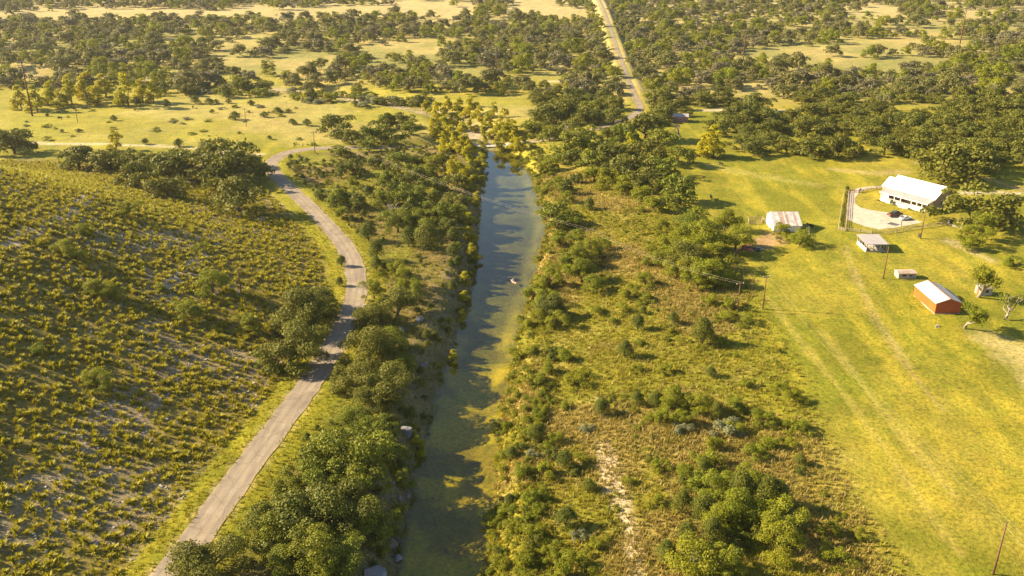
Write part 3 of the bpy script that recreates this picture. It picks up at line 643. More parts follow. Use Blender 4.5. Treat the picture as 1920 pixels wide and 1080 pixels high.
for cm, _ in LIB[('bright', 1)][:2]: far_src += [o for o in COL.objects if o.data == cm][:1]
for cm, _ in LIB[('oak', 2)]:
    far_src += [o for o in COL.objects if o.data == cm][:1]
if len(far_src) < 6:
    # let the farthest single oaks wear the light far crowns
    for k, (i, r_) in enumerate(solo[-6:]):
        e = [o for o in COL.objects if o.name.startswith('live_oak')][-6 + k]
        for ch in e.children:
            if ch.name.startswith('crown'): ch.data = LIB[('oak', 2)][k % 6][0]; far_src.append(ch)
ri = np.array([i for i, _ in rest]); rr_ = np.array([r_ for _, r_ in rest])
instancer('far_woods', np.stack([wx[ri], wy_[ri], wz[ri] - .3], 1), RNG.uniform(0, 6.28, len(ri)), rr_ * 1.1, np.where(RNG.random(len(ri)) < .1, RNG.integers(0, 2, len(ri)), RNG.integers(2, max(3, len(far_src)), len(ri))), far_src, 'distant live oak woods covering the plain up to the top edge', 'woods')
print('trees solo', len(solo), 'manual oak', n_oak, 'far', len(rest))
# small bushes in the pasture and clearings
nb = 0
for _ in range(400):
    px, py = random.uniform(20, 640), random.uniform(192, 268)
    if nb > 46: break
    if not inpoly([px], [py], [(20, 195), (600, 195), (640, 250), (600, 268), (20, 262)])[0]: continue
    p = hit(px, py); tree(random.choice(['juniper', 'shrub', 'shrub', 'greyshrub']), px, py, random.uniform(7, 19), random.uniform(.6, .85)); nb += 1
for t in [(365, 188, 22), (392, 190, 20), (405, 190, 14), (428, 190, 16), (470, 193, 18), (495, 215, 22), (520, 206, 20), (540, 208, 16), (548, 228, 20), (575, 230, 22), (310, 192, 18), (440, 217, 26), (505, 258, 12), (272, 265, 18), (255, 190, 24), (335, 268, 24)]:
    tree('juniper', *t, random.uniform(.6, .85))
for k in range(70):
    f_ = random.random(); px = 290 + 520 * f_; py = 158 + 36 * f_ + random.uniform(-9, 12)
    tree(random.choice(['oak', 'greyshrub', 'shrub', 'juniper', 'bright', 'shrub']), px, py, random.uniform(14, 34), random.uniform(.7, .95))
# ---- spiky sotol clumps on the hill
def sotol_mesh(seed):
    rng = np.random.default_rng(seed); V = []; F = []; A = []
    for k in range(46):
        a_ = rng.uniform(0, 6.28); el = rng.uniform(.25, 1.45); ln = rng.uniform(.75, 1.1); w = .075
        d = np.array([math.cos(a_) * math.cos(el), math.sin(a_) * math.cos(el), math.sin(el)]); sd = np.array([-math.sin(a_), math.cos(a_), 0]) * w
        b0 = np.array([rng.uniform(-.12, .12), rng.uniform(-.12, .12), .02]); mid = b0 + d * ln * .6; tip = b0 + d * ln - np.array([0, 0, .12 * ln])
        n_ = len(V); V += [b0 - sd, b0 + sd, mid + sd * .9, mid - sd * .9, tip + sd * .25, tip - sd * .25]; F += [(n_, n_ + 1, n_ + 2, n_ + 3), (n_ + 3, n_ + 2, n_ + 4, n_ + 5)]; A += [rng.random()] * 2
    return fast_mesh('sotol', V, F, False, A, 'sotol_leaf')
SOT = [sotol_mesh(k) for k in range(6)]
hx = RNG.uniform(-260, -44, 60000); hy = RNG.uniform(100, 380, 60000); hz = Hg(hx, hy); hh = hill(hx, hy); sx, sy = proj(hx, hy, hz); dr_, _ = polydist(hx, hy, ROAD)
dens = .98 - .36 * sm((fbm(hx, hy, 15, 101) - .555) / .09)
okh = (hx < np.interp(hy, HY, HX) - 8) & (hy < 355 + .12 * (-hx - 100)) & (dr_ > 7) & (sx > -60) & (sy < 1130) & (RNG.random(60000) < dens)
sel = []; cell = {}
for i in np.where(okh)[0]:
    k = (int(hx[i] // 1.3), int(hy[i] // 1.3))
    if k in cell: continue
    cell[k] = 1; sel.append(i)
sel = np.array(sel); order = np.argsort(hy[sel]); sel = sel[order]; inview = [i for i in sel if sx[i] > 0 and sy[i] < 1085][:300]; ivs = set(inview)
for i in inview:
    r_ = random.choice((random.uniform(.5, .9), random.uniform(.8, 1.6))); o = link('sotol', random.choice(SOT)); o.location = (hx[i], hy[i], hz[i] - .02); o.scale = (r_, r_, r_ * .9); o.rotation_euler = (0, 0, random.uniform(0, 6.28))
    tag(o, 'spiky yellow-green sotol clump on the near stony hillside left of the road', 'sotol', 'sotol clumps on the near hillside')
sotsrc = [o for o in COL.objects if o.name.startswith('sotol')][:40]; seen = {}; 
for o in sotsrc: seen.setdefault(o.data.name, o)
rs = np.array([i for i in sel if i not in ivs])
instancer('sotol_cover', np.stack([hx[rs], hy[rs], hz[rs] - .02], 1), RNG.uniform(0, 6.28, len(rs)), .5 + 1.05 * RNG.uniform(0, 1, len(rs)) ** 1.3, RNG.integers(0, len(seen), len(rs)), list(seen.values()), 'spiky sotol cover on the farther hillside', 'sotol')
print('sotol', len(rs))
# ---- undergrowth along the banks and in the brush
def spread(name, x0, x1, n, keep, r0, r1, cellm, src, label):
    x = RNG.uniform(x0, x1, n); y = 100 + 315 * RNG.uniform(0, 1, n) ** 1.3; k_ = keep(x, y); x, y = x[k_], y[k_]; seen_ = set(); use = []
    for i in range(len(x)):
        c_ = (int(x[i] // cellm), int(y[i] // cellm))
        if c_ not in seen_: seen_.add(c_); use.append(i)
    x, y = x[use], y[use]; instancer(name, np.stack([x, y, Hg(x, y) - .05], 1), RNG.uniform(0, 6.28, len(x)), r0 + (r1 - r0) * RNG.uniform(0, 1, len(x)) ** 1.8, RNG.integers(0, len(src), len(x)), src, label, 'undergrowth')
    print(name, len(x))
def crowns(nm, k_, lod0):
    out = {}
    for o in COL.objects:
        if o.name.startswith('crown') and o.parent and o.parent.name.startswith(nm) and o.data in [c_[0] for c_ in LIB[(lod0, 0)]]: out.setdefault(o.data.name, o)
    return list(out.values())[:k_]
SH, DS, JU = crowns('shrub', 6, 'shrub'), crowns('shrub', 3, 'darkshrub'), crowns('juniper', 3, 'juniper')
def keepL(x, y):
    d, l = river_d(x, y); dr_, _ = polydist(x, y, ROAD); return l & (d > .2) & (dr_ > 6.5) & (x > np.interp(y, HY, HX)) & (RNG.random(len(x)) < .16 + .75 * sm((fbm(x, y, 16, 301) - .46) / .14)) & (y < 405)
spread('bluff_undergrowth', -110, 5, 9000, keepL, .5, 2.0, 1.9, SH[:3] + DS + JU, 'tangled green undergrowth covering the bluff between road and creek')
def keepR(x, y):
    d, l = river_d(x, y); return ~l & (d > .1) & (d < 4 + 14 * fbm(x, y, 25, 311)) & (RNG.random(len(x)) < .12 + .8 * sm((fbm(x, y, 13, 313) - .42) / .14))
spread('bank_undergrowth', -6, 45, 7000, keepR, .7, 2.2, 1.8, SH + DS[:1], 'leafy green undergrowth lining the right bank of the creek')
def keepB(x, y):
    d, l = river_d(x, y); b_ = np.interp(y, [60] + list(bnd[:, 1]), [56] + list(bnd[:, 0])); return ~l & (d > 8) & (x < b_ - 1) & (RNG.random(len(x)) < sm((fbm(x, y, 14, 321) - .52) / .12))
spread('brush_forbs', 0, 75, 9000, keepB, .3, 1.1, 1.5, SH + DS[:1], 'low green forbs scattered through the dry grass right of the creek')
HAZE = 0.000055
# ---- grass tufts: one mesh for each sort of grass
def tufts(name, X, Y, h0, h1, mat, label, nb=6, spread=.3):
    n = len(X); Z = Hg(X, Y); base = np.stack([X, Y, Z - .03], 1); k = np.repeat(np.arange(n), nb); m = n * nb
    a_ = RNG.uniform(0, 6.28, m); hh_ = RNG.uniform(h0, h1, n)[k] * RNG.uniform(.6, 1.1, m); lean = RNG.uniform(.1, .75, m); w = hh_ * .16
    off = np.stack([RNG.normal(0, spread, m) * hh_, RNG.normal(0, spread, m) * hh_, np.zeros(m)], 1); b_ = base[k] + off
    sd = np.stack([-np.sin(a_) * w, np.cos(a_) * w, 0 * a_], 1); tip = b_ + np.stack([np.cos(a_) * hh_ * lean, np.sin(a_) * hh_ * lean, hh_], 1)
    V = np.stack([b_ - sd, b_ + sd, tip], 1).reshape(-1, 3)
    o = link(name, fast_mesh(name, V, np.arange(3 * m).reshape(m, 3), False, np.clip(RNG.uniform(0, 1, n)[k] * .7 + RNG.uniform(0, .3, m), 0, 1), mat)); tag(o, label, 'grass', kind='stuff')
tx = RNG.uniform(-5, 75, 70000); ty = 100 + 260 * RNG.uniform(0, 1, 70000) ** 1.3
td, tl = river_d(tx, ty); tb = np.interp(ty, [60] + list(bnd[:, 1]), [56] + list(bnd[:, 0])); okb = (td > .3) & ~tl & (tx < tb + 3 - 16 * RNG.random(len(tx)) ** 2); dn = fbm(tx, ty, 26, 91)
mm = okb & (RNG.random(70000) < .15 + .85 * sm((dn - .44) / .18)); tufts('dry_grass', tx[mm], ty[mm], .35, .95, 'dry_grass', 'tan dry grass on the brushy ground right of the creek', 5)
mm = okb & (RNG.random(70000) < .55 * (1 - sm((dn - .44) / .18)) + .10); tufts('green_grass', tx[mm], ty[mm], .3, .9, 'green_grass', 'rank green grass on the brushy ground right of the creek', 5)
tx = RNG.uniform(-75, -8, 26000); ty = 100 + 280 * RNG.uniform(0, 1, 26000) ** 1.2; td, tl = river_d(tx, ty); dr_, _ = polydist(tx, ty, ROAD)
mm = (td > .4) & tl & (dr_ > 2.75) & (tx > np.interp(ty, HY, HX) - 12); tufts('bank_grass', tx[mm], ty[mm], .25, .75, 'green_grass', 'grass along the road verges and the creek bluff', 5)
tx = RNG.uniform(20, 165, 70000); ty = 105 + 300 * RNG.uniform(0, 1, 70000) ** 1.4; tb = np.interp(ty, [60] + list(bnd[:, 1]), [56] + list(bnd[:, 0])); mm = (tx > tb - 6) & (RNG.random(70000) < .25 + .75 * sm((fbm(tx, ty, 11, 401) - .42) / .2)) & ~inpoly(*proj(tx, ty, 0 * tx), [(1584, 362), (1584, 412), (1648, 434), (1735, 418), (1650, 394), (1664, 348), (1600, 350)])
tufts('field_grass', tx[mm], ty[mm], .10, .34, 'green_grass', 'rough yellow-green grass over the bright farm field', 3, .5)
tx = RNG.uniform(-190, -45, 30000); ty = RNG.uniform(100, 380, 30000); mm = (hill(tx, ty) > .3); tufts('hill_grass', tx[mm], ty[mm], .15, .4, 'dry_grass', 'short dry grass between the sotol clumps', 4)
rx_ = RNG.uniform(-200, -46, 60000); ry_ = RNG.uniform(100, 370, 60000); kk = (rx_ < np.interp(ry_, HY, HX) - 7) & (RNG.random(60000) < .08 + .92 * sm((fbm(rx_, ry_, 15, 101) - .52) / .09)) & (ry_ < 350); rx_, ry_ = rx_[kk][:14000], ry_[kk][:14000]
n_ = len(rx_); C_ = np.stack([rx_, ry_, Hg(rx_, ry_)], 1); sz = (.08 + .3 * RNG.random((n_, 1)) ** 3)
T_ = np.array([(-1, -.8, -.3), (1, -.7, -.3), (.8, .9, -.3), (-.9, .7, -.3), (-.5, -.5, .6), (.6, -.4, .7), (.4, .5, .6), (-.5, .4, .65)]); V_ = (C_[:, None, :] + (T_[None] + RNG.normal(0, .22, (n_, 8, 3))) * sz[:, None, :]).reshape(-1, 3)
Q_ = np.array([(4, 5, 6, 7), (0, 1, 5, 4), (1, 2, 6, 5), (2, 3, 7, 6), (3, 0, 4, 7)]); F_ = (np.arange(n_)[:, None, None] * 8 + Q_[None]).reshape(-1, 4)
simple('rubble', (.40, .35, .29), .95, .3, .8, bump=.3); tag(link('hill_rubble', fast_mesh('hill_rubble', V_, F_, False, None, 'rubble')), 'pale limestone rubble strewn over the hillside', 'rubble', kind='stuff')
#PART2
# ------------------------------------------------------------------ farmhouse
def gz(x, y): return float(Hg(x, y))
HZ = gz(142, 306)
fh = empty('farmhouse', (136.0, 313.1, HZ), R(-56.3)); tag(fh, 'long tan farmhouse with bright white metal roof and white front porch', 'house')
L_ = 18.7
bx('porch_deck', 'white_paint', fh, 0, L_, 0, 4.0, .55, .8)
for k in range(9): bx('skirting_panel', 'white_paint', fh, .05 + k * 2.07, .05 + k * 2.07 + 2.0, .03, .12, -.2, .548)
bx('wall', 'tan_siding', fh, 0, L_, 4.0, 15.0, -.3, 4.45)
MB().prism([(4.02, 4.45), (14.98, 4.45), (9.5, 8.05)], L_ - .15, L_ - .02).build('gable', 'tan_siding', fh)
MB().prism([(4.02, 4.45), (14.98, 4.45), (9.5, 8.05)], .02, .15).build('gable', 'tan_siding', fh)
def slope(name, mat, parent, x0, x1, y0, z0, y1, z1, th=.14): return MB().prism([(y0, z0), (y1, z1), (y1, z1 + th), (y0, z0 + th)], x0, x1).build(name, mat, parent)
mr = slope('roof', 'white_roof', fh, -.4, L_ + .4, 3.75, 4.33, 9.5, 8.12); slope('roof', 'white_roof', fh, -.4, L_ + .4, 9.5, 8.12, 15.5, 4.20)
for k in range(14):
    x = -.3 + k * 1.48; MB().bar((x, 3.76, 4.50), (x, 9.45, 8.27), .06, .05).build('roof_seam', 'white_roof', mr)
bx('ridge_cap', 'white_roof', mr, -.42, L_ + .42, 9.3, 9.7, 8.2, 8.33)
pr = slope('porch_roof', 'grey_roof', fh, -.35, L_ + .35, -.45, 3.35, 3.9, 4.28, .12)
for k in range(20): MB().bar((-.3 + k * 1.01, -.44, 3.49), (-.3 + k * 1.01, 3.7, 4.38), .05, .04).build('roof_seam', 'grey_roof', pr)
bx('fascia', 'white_paint', fh, -.35, L_ + .35, -.52, -.455, 3.2, 3.47)
cx_ = [.15, 3.2, 5.6, 8.1, 12.4, 14.6, 16.6, L_ - .15]
for x in cx_: bx('column', 'white_paint', fh, x - .11, x + .11, .05, .27, .8, 3.42)
for x in (1.6, 2.9): bx('column', 'white_paint', fh, L_ - .27, L_ - .05, x, x + .2, .8, 3.8)
def railing(parent, p, q_):
    m = MB(); p = Vector(p); q_ = Vector(q_); n = max(2, int((q_ - p).length / .16))
    m.bar(p + Vector((0, 0, .95)), q_ + Vector((0, 0, .95)), .08, .07); m.bar(p + Vector((0, 0, .12)), q_ + Vector((0, 0, .12)), .06, .06)
    for k in range(n + 1): c_ = p.lerp(q_, k / n); m.bar(c_ + Vector((0, 0, .12)), c_ + Vector((0, 0, .95)), .05, .05)
    m.build('railing', 'white_paint', parent)
for a_, b_ in zip(cx_[:-1], cx_[1:]):
    if a_ != 8.1: railing(fh, (a_, .16, .8), (b_, .16, .8))
railing(fh, (L_ - .16, .16, .8), (L_ - .16, 3.8, .8))
bx('porch_screen', 'white_paint', fh, .02, .12, .3, 3.95, .8, 3.9); bx('porch_screen', 'white_paint', fh, .3, 3.0, .30, .38, .81, 3.38)
for k in range(4): bx('step', 'concrete', fh, 8.4, 12.1, -.45 * (4 - k), -.45 * (3 - k) - .002, -.25, .15 + k * .16)
def window(parent, x, y, z, w, h, side='f'):
    if side == 'f':
        f = bx('window', 'white_paint', parent, x - w / 2 - .1, x + w / 2 + .1, y - .08, y - .004, z - .1, z + h + .1); bx('pane', 'window_glass', f, x - w / 2, x + w / 2, y - .10, y - .082, z, z + h); bx('glazing_bar', 'white_paint', f, x - w / 2, x + w / 2, y - .125, y - .102, z + h / 2 - .03, z + h / 2 + .03)
    else:
        f = bx('window', 'white_paint', parent, x + .004, x + .08, y - w / 2 - .1, y + w / 2 + .1, z - .1, z + h + .1); bx('pane', 'window_glass', f, x + .082, x + .1, y - w / 2, y + w / 2, z, z + h); bx('glazing_bar', 'white_paint', f, x + .102, x + .125, y - w / 2, y + w / 2, z + h / 2 - .03, z + h / 2 + .03)
for x in (3.9, 4.9, 8.9, 13.2, 16.3, 17.0): window(fh, x, 4.0, 1.5, .75, 1.6)
for y in (7.6, 8.6, 12.4): window(fh, L_, y, 1.6, .75, 1.6, 's')
d_ = bx('door', 'door_wood', fh, 10.3, 11.4, 3.92, 3.995, .8, 3.0); bx('door_pane', 'window_glass', d_, 10.5, 11.2, 3.89, 3.918, 1.7, 2.8); bx('handle', 'grey_metal', d_, 11.22, 11.3, 3.86, 3.918, 1.35, 1.5)
bx('wing_wall', 'tan_siding', fh, -3.2, -.004, 5.5, 13.5, -.3, 4.1)
slope('wing_roof', 'white_roof', fh, -3.6, -.42, 5.2, 3.95, 9.5, 6.9); slope('wing_roof', 'white_roof', fh, -3.6, -.42, 9.5, 6.9, 13.8, 3.95)
MB().prism([(5.52, 4.1), (13.48, 4.1), (9.5, 6.85)], -3.18, -3.05).build('gable', 'tan_siding', fh)
M4 = fh.matrix_basis.copy()
def onporch(name, x, y, z, rz, label, cat, group=None):
    p = M4 @ Vector((x, y, z)); return tag(empty(name, p, R(-56.3) + rz), label, cat, group)
for x, lab, cm in [(6.6, 'brown bench on the farmhouse porch left of the steps', 'door_wood'), (13.6, 'bench with yellow cushion on the farmhouse porch right of the steps', 'yellow_cloth'), (17.2, 'brown chair at the right end of the farmhouse porch', 'door_wood')]:
    e = onporch('porch_bench', x, 3.0, .8, 0, lab, 'bench'); w = .45 if 'chair' in lab else .8
    bx('seat', 'door_wood', e, -w, w, -.3, .3, .38, .46); bx('cushion', cm, e, -w + .05, w - .05, -.26, .22, .462, .56); bx('backrest', 'door_wood', e, -w, w, .3, .36, .4, 1.0)
    for a_ in (-w + .06, w - .06):
        for b_ in (-.25, .25): bx('leg', 'door_wood', e, a_ - .04, a_ + .04, b_ - .04, b_ + .04, 0, .378)
for k, (x, r_, lab) in enumerate([(-.2, .8, 'rounded shrub at the left corner of the farmhouse porch'), (1.2, .55, 'low shrub by the porch, second from its left corner'), (2.2, .5, 'low shrub by the porch skirting, third from its left corner'), (5.4, 1.1, 'tall pointed green shrub in front of the farmhouse porch'), (6.6, .65, 'low shrub just left of the farmhouse steps, next to the pointed one'), (7.6, .6, 'low shrub touching the left side of the farmhouse steps'),
                              (12.9, .7, 'low shrub touching the right side of the farmhouse steps'), (14.1, .55, 'low shrub right of the farmhouse steps, second from them'), (15.4, .5, 'low shrub right of the farmhouse steps, third from them'), (17.2, .5, 'small yellowish shrub at the right end of the farmhouse porch')]):
    p = M4 @ Vector((x, -.8, 0)); plant('juniper' if k == 3 else 'shrub', (p.x, p.y, gz(p.x, p.y)), r_, 1.3 if k == 3 else .9, lab)
# ---- gravel drive and painted court
from mathutils import Matrix
def sheet(name, pxs, mat, lift, step=.35):
    P_ = [hit(*p) for p in pxs]; pl = [(p[0], p[1]) for p in P_]; X0, X1 = min(p[0] for p in pl), max(p[0] for p in pl); Y0, Y1 = min(p[1] for p in pl), max(p[1] for p in pl)
    gx, gy = np.arange(X0, X1 + step, step), np.arange(Y0, Y1 + step, step); MX, MY = np.meshgrid(gx, gy); cxm, cym = (MX[:-1, :-1] + MX[1:, 1:]) / 2, (MY[:-1, :-1] + MY[1:, 1:]) / 2
    ins = inpoly(cxm, cym, pl); id_ = np.arange(MX.size).reshape(MX.shape); F = np.stack([id_[:-1, :-1], id_[:-1, 1:], id_[1:, 1:], id_[1:, :-1]], -1)[ins]
    u, inv = np.unique(F, return_inverse=True); V = np.stack([MX.ravel()[u], MY.ravel()[u], Hg(MX.ravel()[u], MY.ravel()[u]) + lift], 1)
    return tag(link(name, fast_mesh(name, V, inv.reshape(-1, 4), True, None, mat)), kind='structure')
sheet('driveway', [(1592, 362), (1588, 385), (1585.5, 402), (1587, 412), (1602, 418), (1625, 426), (1648, 431.5), (1680, 427), (1712, 421), (1730, 417), (1712, 411.5), (1695, 407), (1675, 400), (1650, 397), (1628, 393.5), (1612, 389), (1604, 383), (1603, 374), (1606, 368), (1611, 362), (1622, 356), (1640, 353), (1664, 352), (1664, 349), (1640, 349.5), (1620, 351), (1605, 354)], 'gravel', .06)
sheet('court_key', [(1662.8, 420.4), (1670.9, 416.9), (1688.7, 421.5), (1680, 424.5)], 'court_paint', .075, .12)
m = MB(); c_ = hit(1660, 416.2); pts = []
for k in range(26):
    a_ = 2 * math.pi * k / 25; x, y = c_[0] + 1.7 * math.cos(a_), c_[1] + 1.7 * math.sin(a_); pts.append(np.array([x, y, gz(x, y)]))
ribbon('court_circle', np.array(pts), .07, 'court_paint', .08, 2, True)
bh = empty('basketball_hoop', hit(1689.5, 424.3), R(120)); tag(bh, 'dark basketball hoop post at the edge of the gravel drive', 'hoop')
MB().tube([(0, 0, 0), (0, 0, 2.6), (.5, 0, 3.2)], [.11, .10, .07], 8).build('post', 'black_paint', bh)
bb = bx('backboard', 'white_paint', bh, .5, .55, -.75, .75, 2.8, 3.8); MB().tube([(.8 + .23 * math.cos(t), .23 * math.sin(t), 3.02) for t in np.linspace(0, 6.28, 13)], [.015] * 13, 5).build('rim', 'orange_tin', bh)
# ---- fences
def fence(pxs, label, step=2.2, h=1.25, mat='fence_wood', rails=(.35, .72, 1.1), pts=None, name='fence'):
    P_ = pts or [hit(*p) for p in pxs]; e = empty(name, tuple(P_[0])); tag(e, label, 'fence'); o = Vector(P_[0])
    pm = MB().box(-.09, .09, -.09, .09, -.2, h).mesh('post', mat)
    for a_, b_ in zip(P_[:-1], P_[1:]):
        a_ = np.array(a_); b_ = np.array(b_); n = max(1, int(np.linalg.norm(b_ - a_) / step))
        q_ = [a_ + (b_ - a_) * k / n for k in range(n + 1)]; q_ = [Vector((p[0], p[1], gz(p[0], p[1]))) - o for p in q_]
        for k in range(n + (1 if b_ is P_[-1] else 0)): l = link('post', pm, e); l.location = q_[k]
        for k in range(n):
            for z in rails: MB().bar(q_[k] + Vector((0, 0, z)), q_[k + 1] + Vector((0, 0, z)), .05, .13).build('rail', mat, e)
    return e
fence([(1588, 434), (1612, 436.5), (1634, 439), (1655, 439.5), (1680, 436), (1705, 431.5), (1738, 427), (1778, 421.5)], 'weathered wooden rail fence below the gravel drive', 2.4)
fence([(1611, 362.5), (1625, 358), (1642, 355), (1660, 353.5)], 'short rail fence between the drive gate and the farmhouse', 2.0)
fence([(1572, 430), (1576, 402), (1583.5, 359)], 'outer rail fence of the vine row left of the drive', 2.2)
fence([(1585, 434), (1587.5, 405), (1591.5, 361)], 'inner rail fence of the vine row beside the gravel drive', 2.2)
fence([(1572.5, 431), (1584, 434.5)], 'short end rail fence closing the vine row', 1.2)
fence([(1403, 413), (1428, 412), (1428, 420), (1404, 421), (1403, 413)], 'small rail pen left of the white barn', 2.2, 1.3)
fence([(1428, 412), (1439, 422)], 'plank fence running from the pen to the white barn', 1.6, 1.3)
fence([(1512, 437), (1515, 432), (1517, 445)], 'broken post and rail gate right of the round tree by the barn', 2.0, 1.9)
gt = empty('gate', hit(1593, 361.5)); tag(gt, 'dark pipe gate across the drive beside the vine row', 'gate'); q_ = Vector(hit(1610, 362.3)) - Vector(hit(1593, 361.5))
for z in (.3, .65, 1.0, 1.3): MB().bar((0, 0, z), q_ + Vector((0, 0, z)), .07, .07).build('bar', 'door_wood', gt)
for k in (0, .5, 1): MB().bar(q_ * k + Vector((0, 0, -.1)), q_ * k + Vector((0, 0, 1.45)), .14, .14).build('upright', 'door_wood', gt)
# vines growing between the two fences: each clump a plant
for k in range(22):
    t = (k + .5) / 22; a_ = hit(1578 + 9.5 * t, 431 - 71 * t); plant('shrub', (a_[0] + random.uniform(-.4, .4), a_[1], a_[2]), random.uniform(.5, .8), 1.25, ['vine clump at the near end of the fenced row left of the drive', 'vine clump beside the gate end of the fenced row'][k > 10] if k in (0, 21) else 'leafy vine clump in the fenced row left of the gravel drive')['group'] = 'vine clumps in the fenced row'
tree('juniper', 1588.5, 353, 9, 1.3, 'small dark juniper at the gate end of the vine row')
tree('juniper', 1613, 357, 6, 1.5, 'tiny upright juniper behind the drive gate')
sw = empty('stone_wall', hit(1780, 422)); tag(sw, 'low pale curved stone wall at the end of the rail fence', 'wall'); o_ = Vector(sw.location)
wp = catmull([hit(*p) for p in [(1782, 412), (1778, 419), (1783, 424), (1796, 427), (1811, 431)]], .7)
for k in range(len(wp) - 1):
    for z in (0, .3):
        a_, b_ = Vector(wp[k]) - o_, Vector(wp[k + 1]) - o_; MB().bar(a_ + (b_ - a_) * .03 + Vector((0, 0, .12 + z)), b_ - (b_ - a_) * .03 + Vector((0, 0, .12 + z + random.uniform(-.02, .02))), .42 - z * .2 + random.uniform(-.05, .05), .28).build('stone', 'stone_wall', sw)
# ---- vehicles
def car(name, label, pos, rz, mats, kind):
    e = empty(name, pos, rz); tag(e, label, 'car' if kind == 'sedan' else 'truck')
    if kind == 'sedan':
        W = .9; prof = [(-2.25, .35), (2.2, .35), (2.3, .6), (2.15, .82), (1.15, .95), (-1.6, 1.0), (-2.25, .92), (-2.32, .6)]; cab = [(-1.75, .98), (1.1, .94), (.35, 1.42), (-.85, 1.46)]
    elif kind == 'pickup':
        W = 1.0; prof = [(-2.9, .5), (2.85, .5), (2.95, .8), (2.85, 1.15), (1.5, 1.25), (-2.9, 1.25)]; cab = [(-.75, 1.25), (1.55, 1.24), (.85, 1.92), (-.6, 1.95)]
    else:
        W = .92; prof = [(-2.4, .55), (2.2, .5), (2.45, .8), (2.3, 1.2), (.9, 1.35), (-2.4, 1.1)]; cab = [(-.6, 1.2), (1.0, 1.33), (.7, 1.95), (-.4, 2.0)]
    def swept(pr, w0, w1):
        m_ = MB(); n = len(pr); b_ = 0; zs = [p[1] for p in pr]; z0, z1 = min(zs), max(zs)
        for s_ in (-1, 1):
            for x, z in pr: m_.v.append((x, s_ * (w0 + (w1 - w0) * (z - z0) / (z1 - z0)), z))
        m_.f.append(tuple(range(n))); m_.f.append(tuple(range(2 * n - 1, n - 1, -1)))
        for i in range(n): j = (i + 1) % n; m_.f.append((i, n + i, n + j, j))
        return m_
    def bev(o, w): b_ = o.modifiers.new('bevel', 'BEVEL'); b_.width = w; b_.segments = 2; return o
    bev(swept(prof, W, W * .93).build('body', mats[0], e), .12)
    cb = bev(swept(cab, W * .92, W * .72).build('cabin', mats[1], e), .08)
    gi = [(x * .93 + .03, z) for x, z in cab]; zb, zt = cab[0][1], cab[2][1]
    for s_ in (-1, 1): MB().prism([(cab[0][0] * .8, zb + .1), (cab[1][0] * .72, zb + .1), (cab[2][0] * .85, zt - .08), (cab[3][0] * .8, zt - .08)], s_ * W * .80, s_ * W * .865, 'y').build('side_window', 'window_glass', cb)
    fx0, fx1 = cab[1], cab[2]; MB().prism([(fx0[0] - .02, fx0[1] + .08), (fx0[0] + .05, fx0[1] + .10), (fx1[0] + .12, fx1[1] - .03), (fx1[0] + .05, fx1[1] - .05)], -W * .68, W * .68, 'y').build('windscreen', 'window_glass', cb)
    bx0, bx1 = cab[0], cab[3]; MB().prism([(bx0[0] + .02, bx0[1] + .1), (bx0[0] - .05, bx0[1] + .12), (bx1[0] - .1, bx1[1] - .03), (bx1[0] - .04, bx1[1] - .05)], -W * .66, W * .66, 'y').build('rear_window', 'window_glass', cb)
    if kind != 'sedan': bx('load_bed', 'dark_void', e, prof[0][0] + .12, cab[0][0] - .1, -W * .8, W * .8, 1.1, 1.262 if kind == 'pickup' else 1.2)
    wx_ = (-1.35, 1.4) if kind == 'sedan' else (-1.75, 1.85)
    wr = .33 if kind == 'sedan' else .42
    for x in wx_:
        for s_ in (-1, 1):
            w_ = MB().tube([(x, s_ * (W - .2), wr), (x, s_ * (W + .03), wr)], [wr, wr], 14).build('wheel', 'rubber', e); MB().tube([(x, s_ * (W - .1), wr), (x, s_ * (W + .045), wr)], [wr * .6, wr * .55], 10).build('rim', 'grey_metal', w_)
    xf, xb = max(p[0] for p in prof), min(p[0] for p in prof)
    for s_ in (-1, 1):
        bx('headlight', 'ceramic', e, xf - .12, xf + .02, s_ * W * .72 - .16, s_ * W * .72 + .16, .68, .84); bx('taillight', 'lamp_red', e, xb - .02, xb + .1, s_ * W * .78 - .1, s_ * W * .78 + .1, .72, 1.0)
    bx('bumper', mats[2], e, xb - .1, xb - .01, -W * .85, W * .85, .42, .6); bx('bumper', mats[2], e, xf + .005, xf + .1, -W * .85, W * .85, .40, .58)
    return e
p = hit(1677, 405.5); car('pickup_truck', 'black and maroon pickup truck parked on the gravel drive', (p[0], p[1], p[2] + .06), R(24), ('maroon_paint', 'black_paint', 'grey_metal'), 'pickup')
p = hit(1697, 412.5); car('parked_car', 'white sedan parked beside the dark pickup near the hoop', (p[0], p[1], p[2] + .06), R(24), ('car_white', 'car_white', 'car_white'), 'sedan')
p = hit(1401, 471); car('old_truck', 'faded red old truck parked against the trees by the barn', tuple(p), R(-80), ('faded_red', 'faded_red', 'rust_tin'), 'old')
p = hit(1418, 470); tr_ = empty('utility_trailer', tuple(p), R(10)); tag(tr_, 'low dark utility trailer beside the faded red truck', 'trailer')
bx('bed', 'grey_metal', tr_, -1.7, 1.7, -.85, .85, .5, .6); bx('load', 'black_paint', tr_, -1.2, 1.1, -.6, .6, .602, 1.0); MB().bar((-1.7, 0, .5), (-2.7, 0, .45), .1, .1).build('tongue', 'black_paint', tr_)
for s_ in (-1, 1): MB().tube([(.2, s_ * .88, .32), (.2, s_ * 1.06, .32)], [.32, .32], 12).build('wheel', 'rubber', tr_)
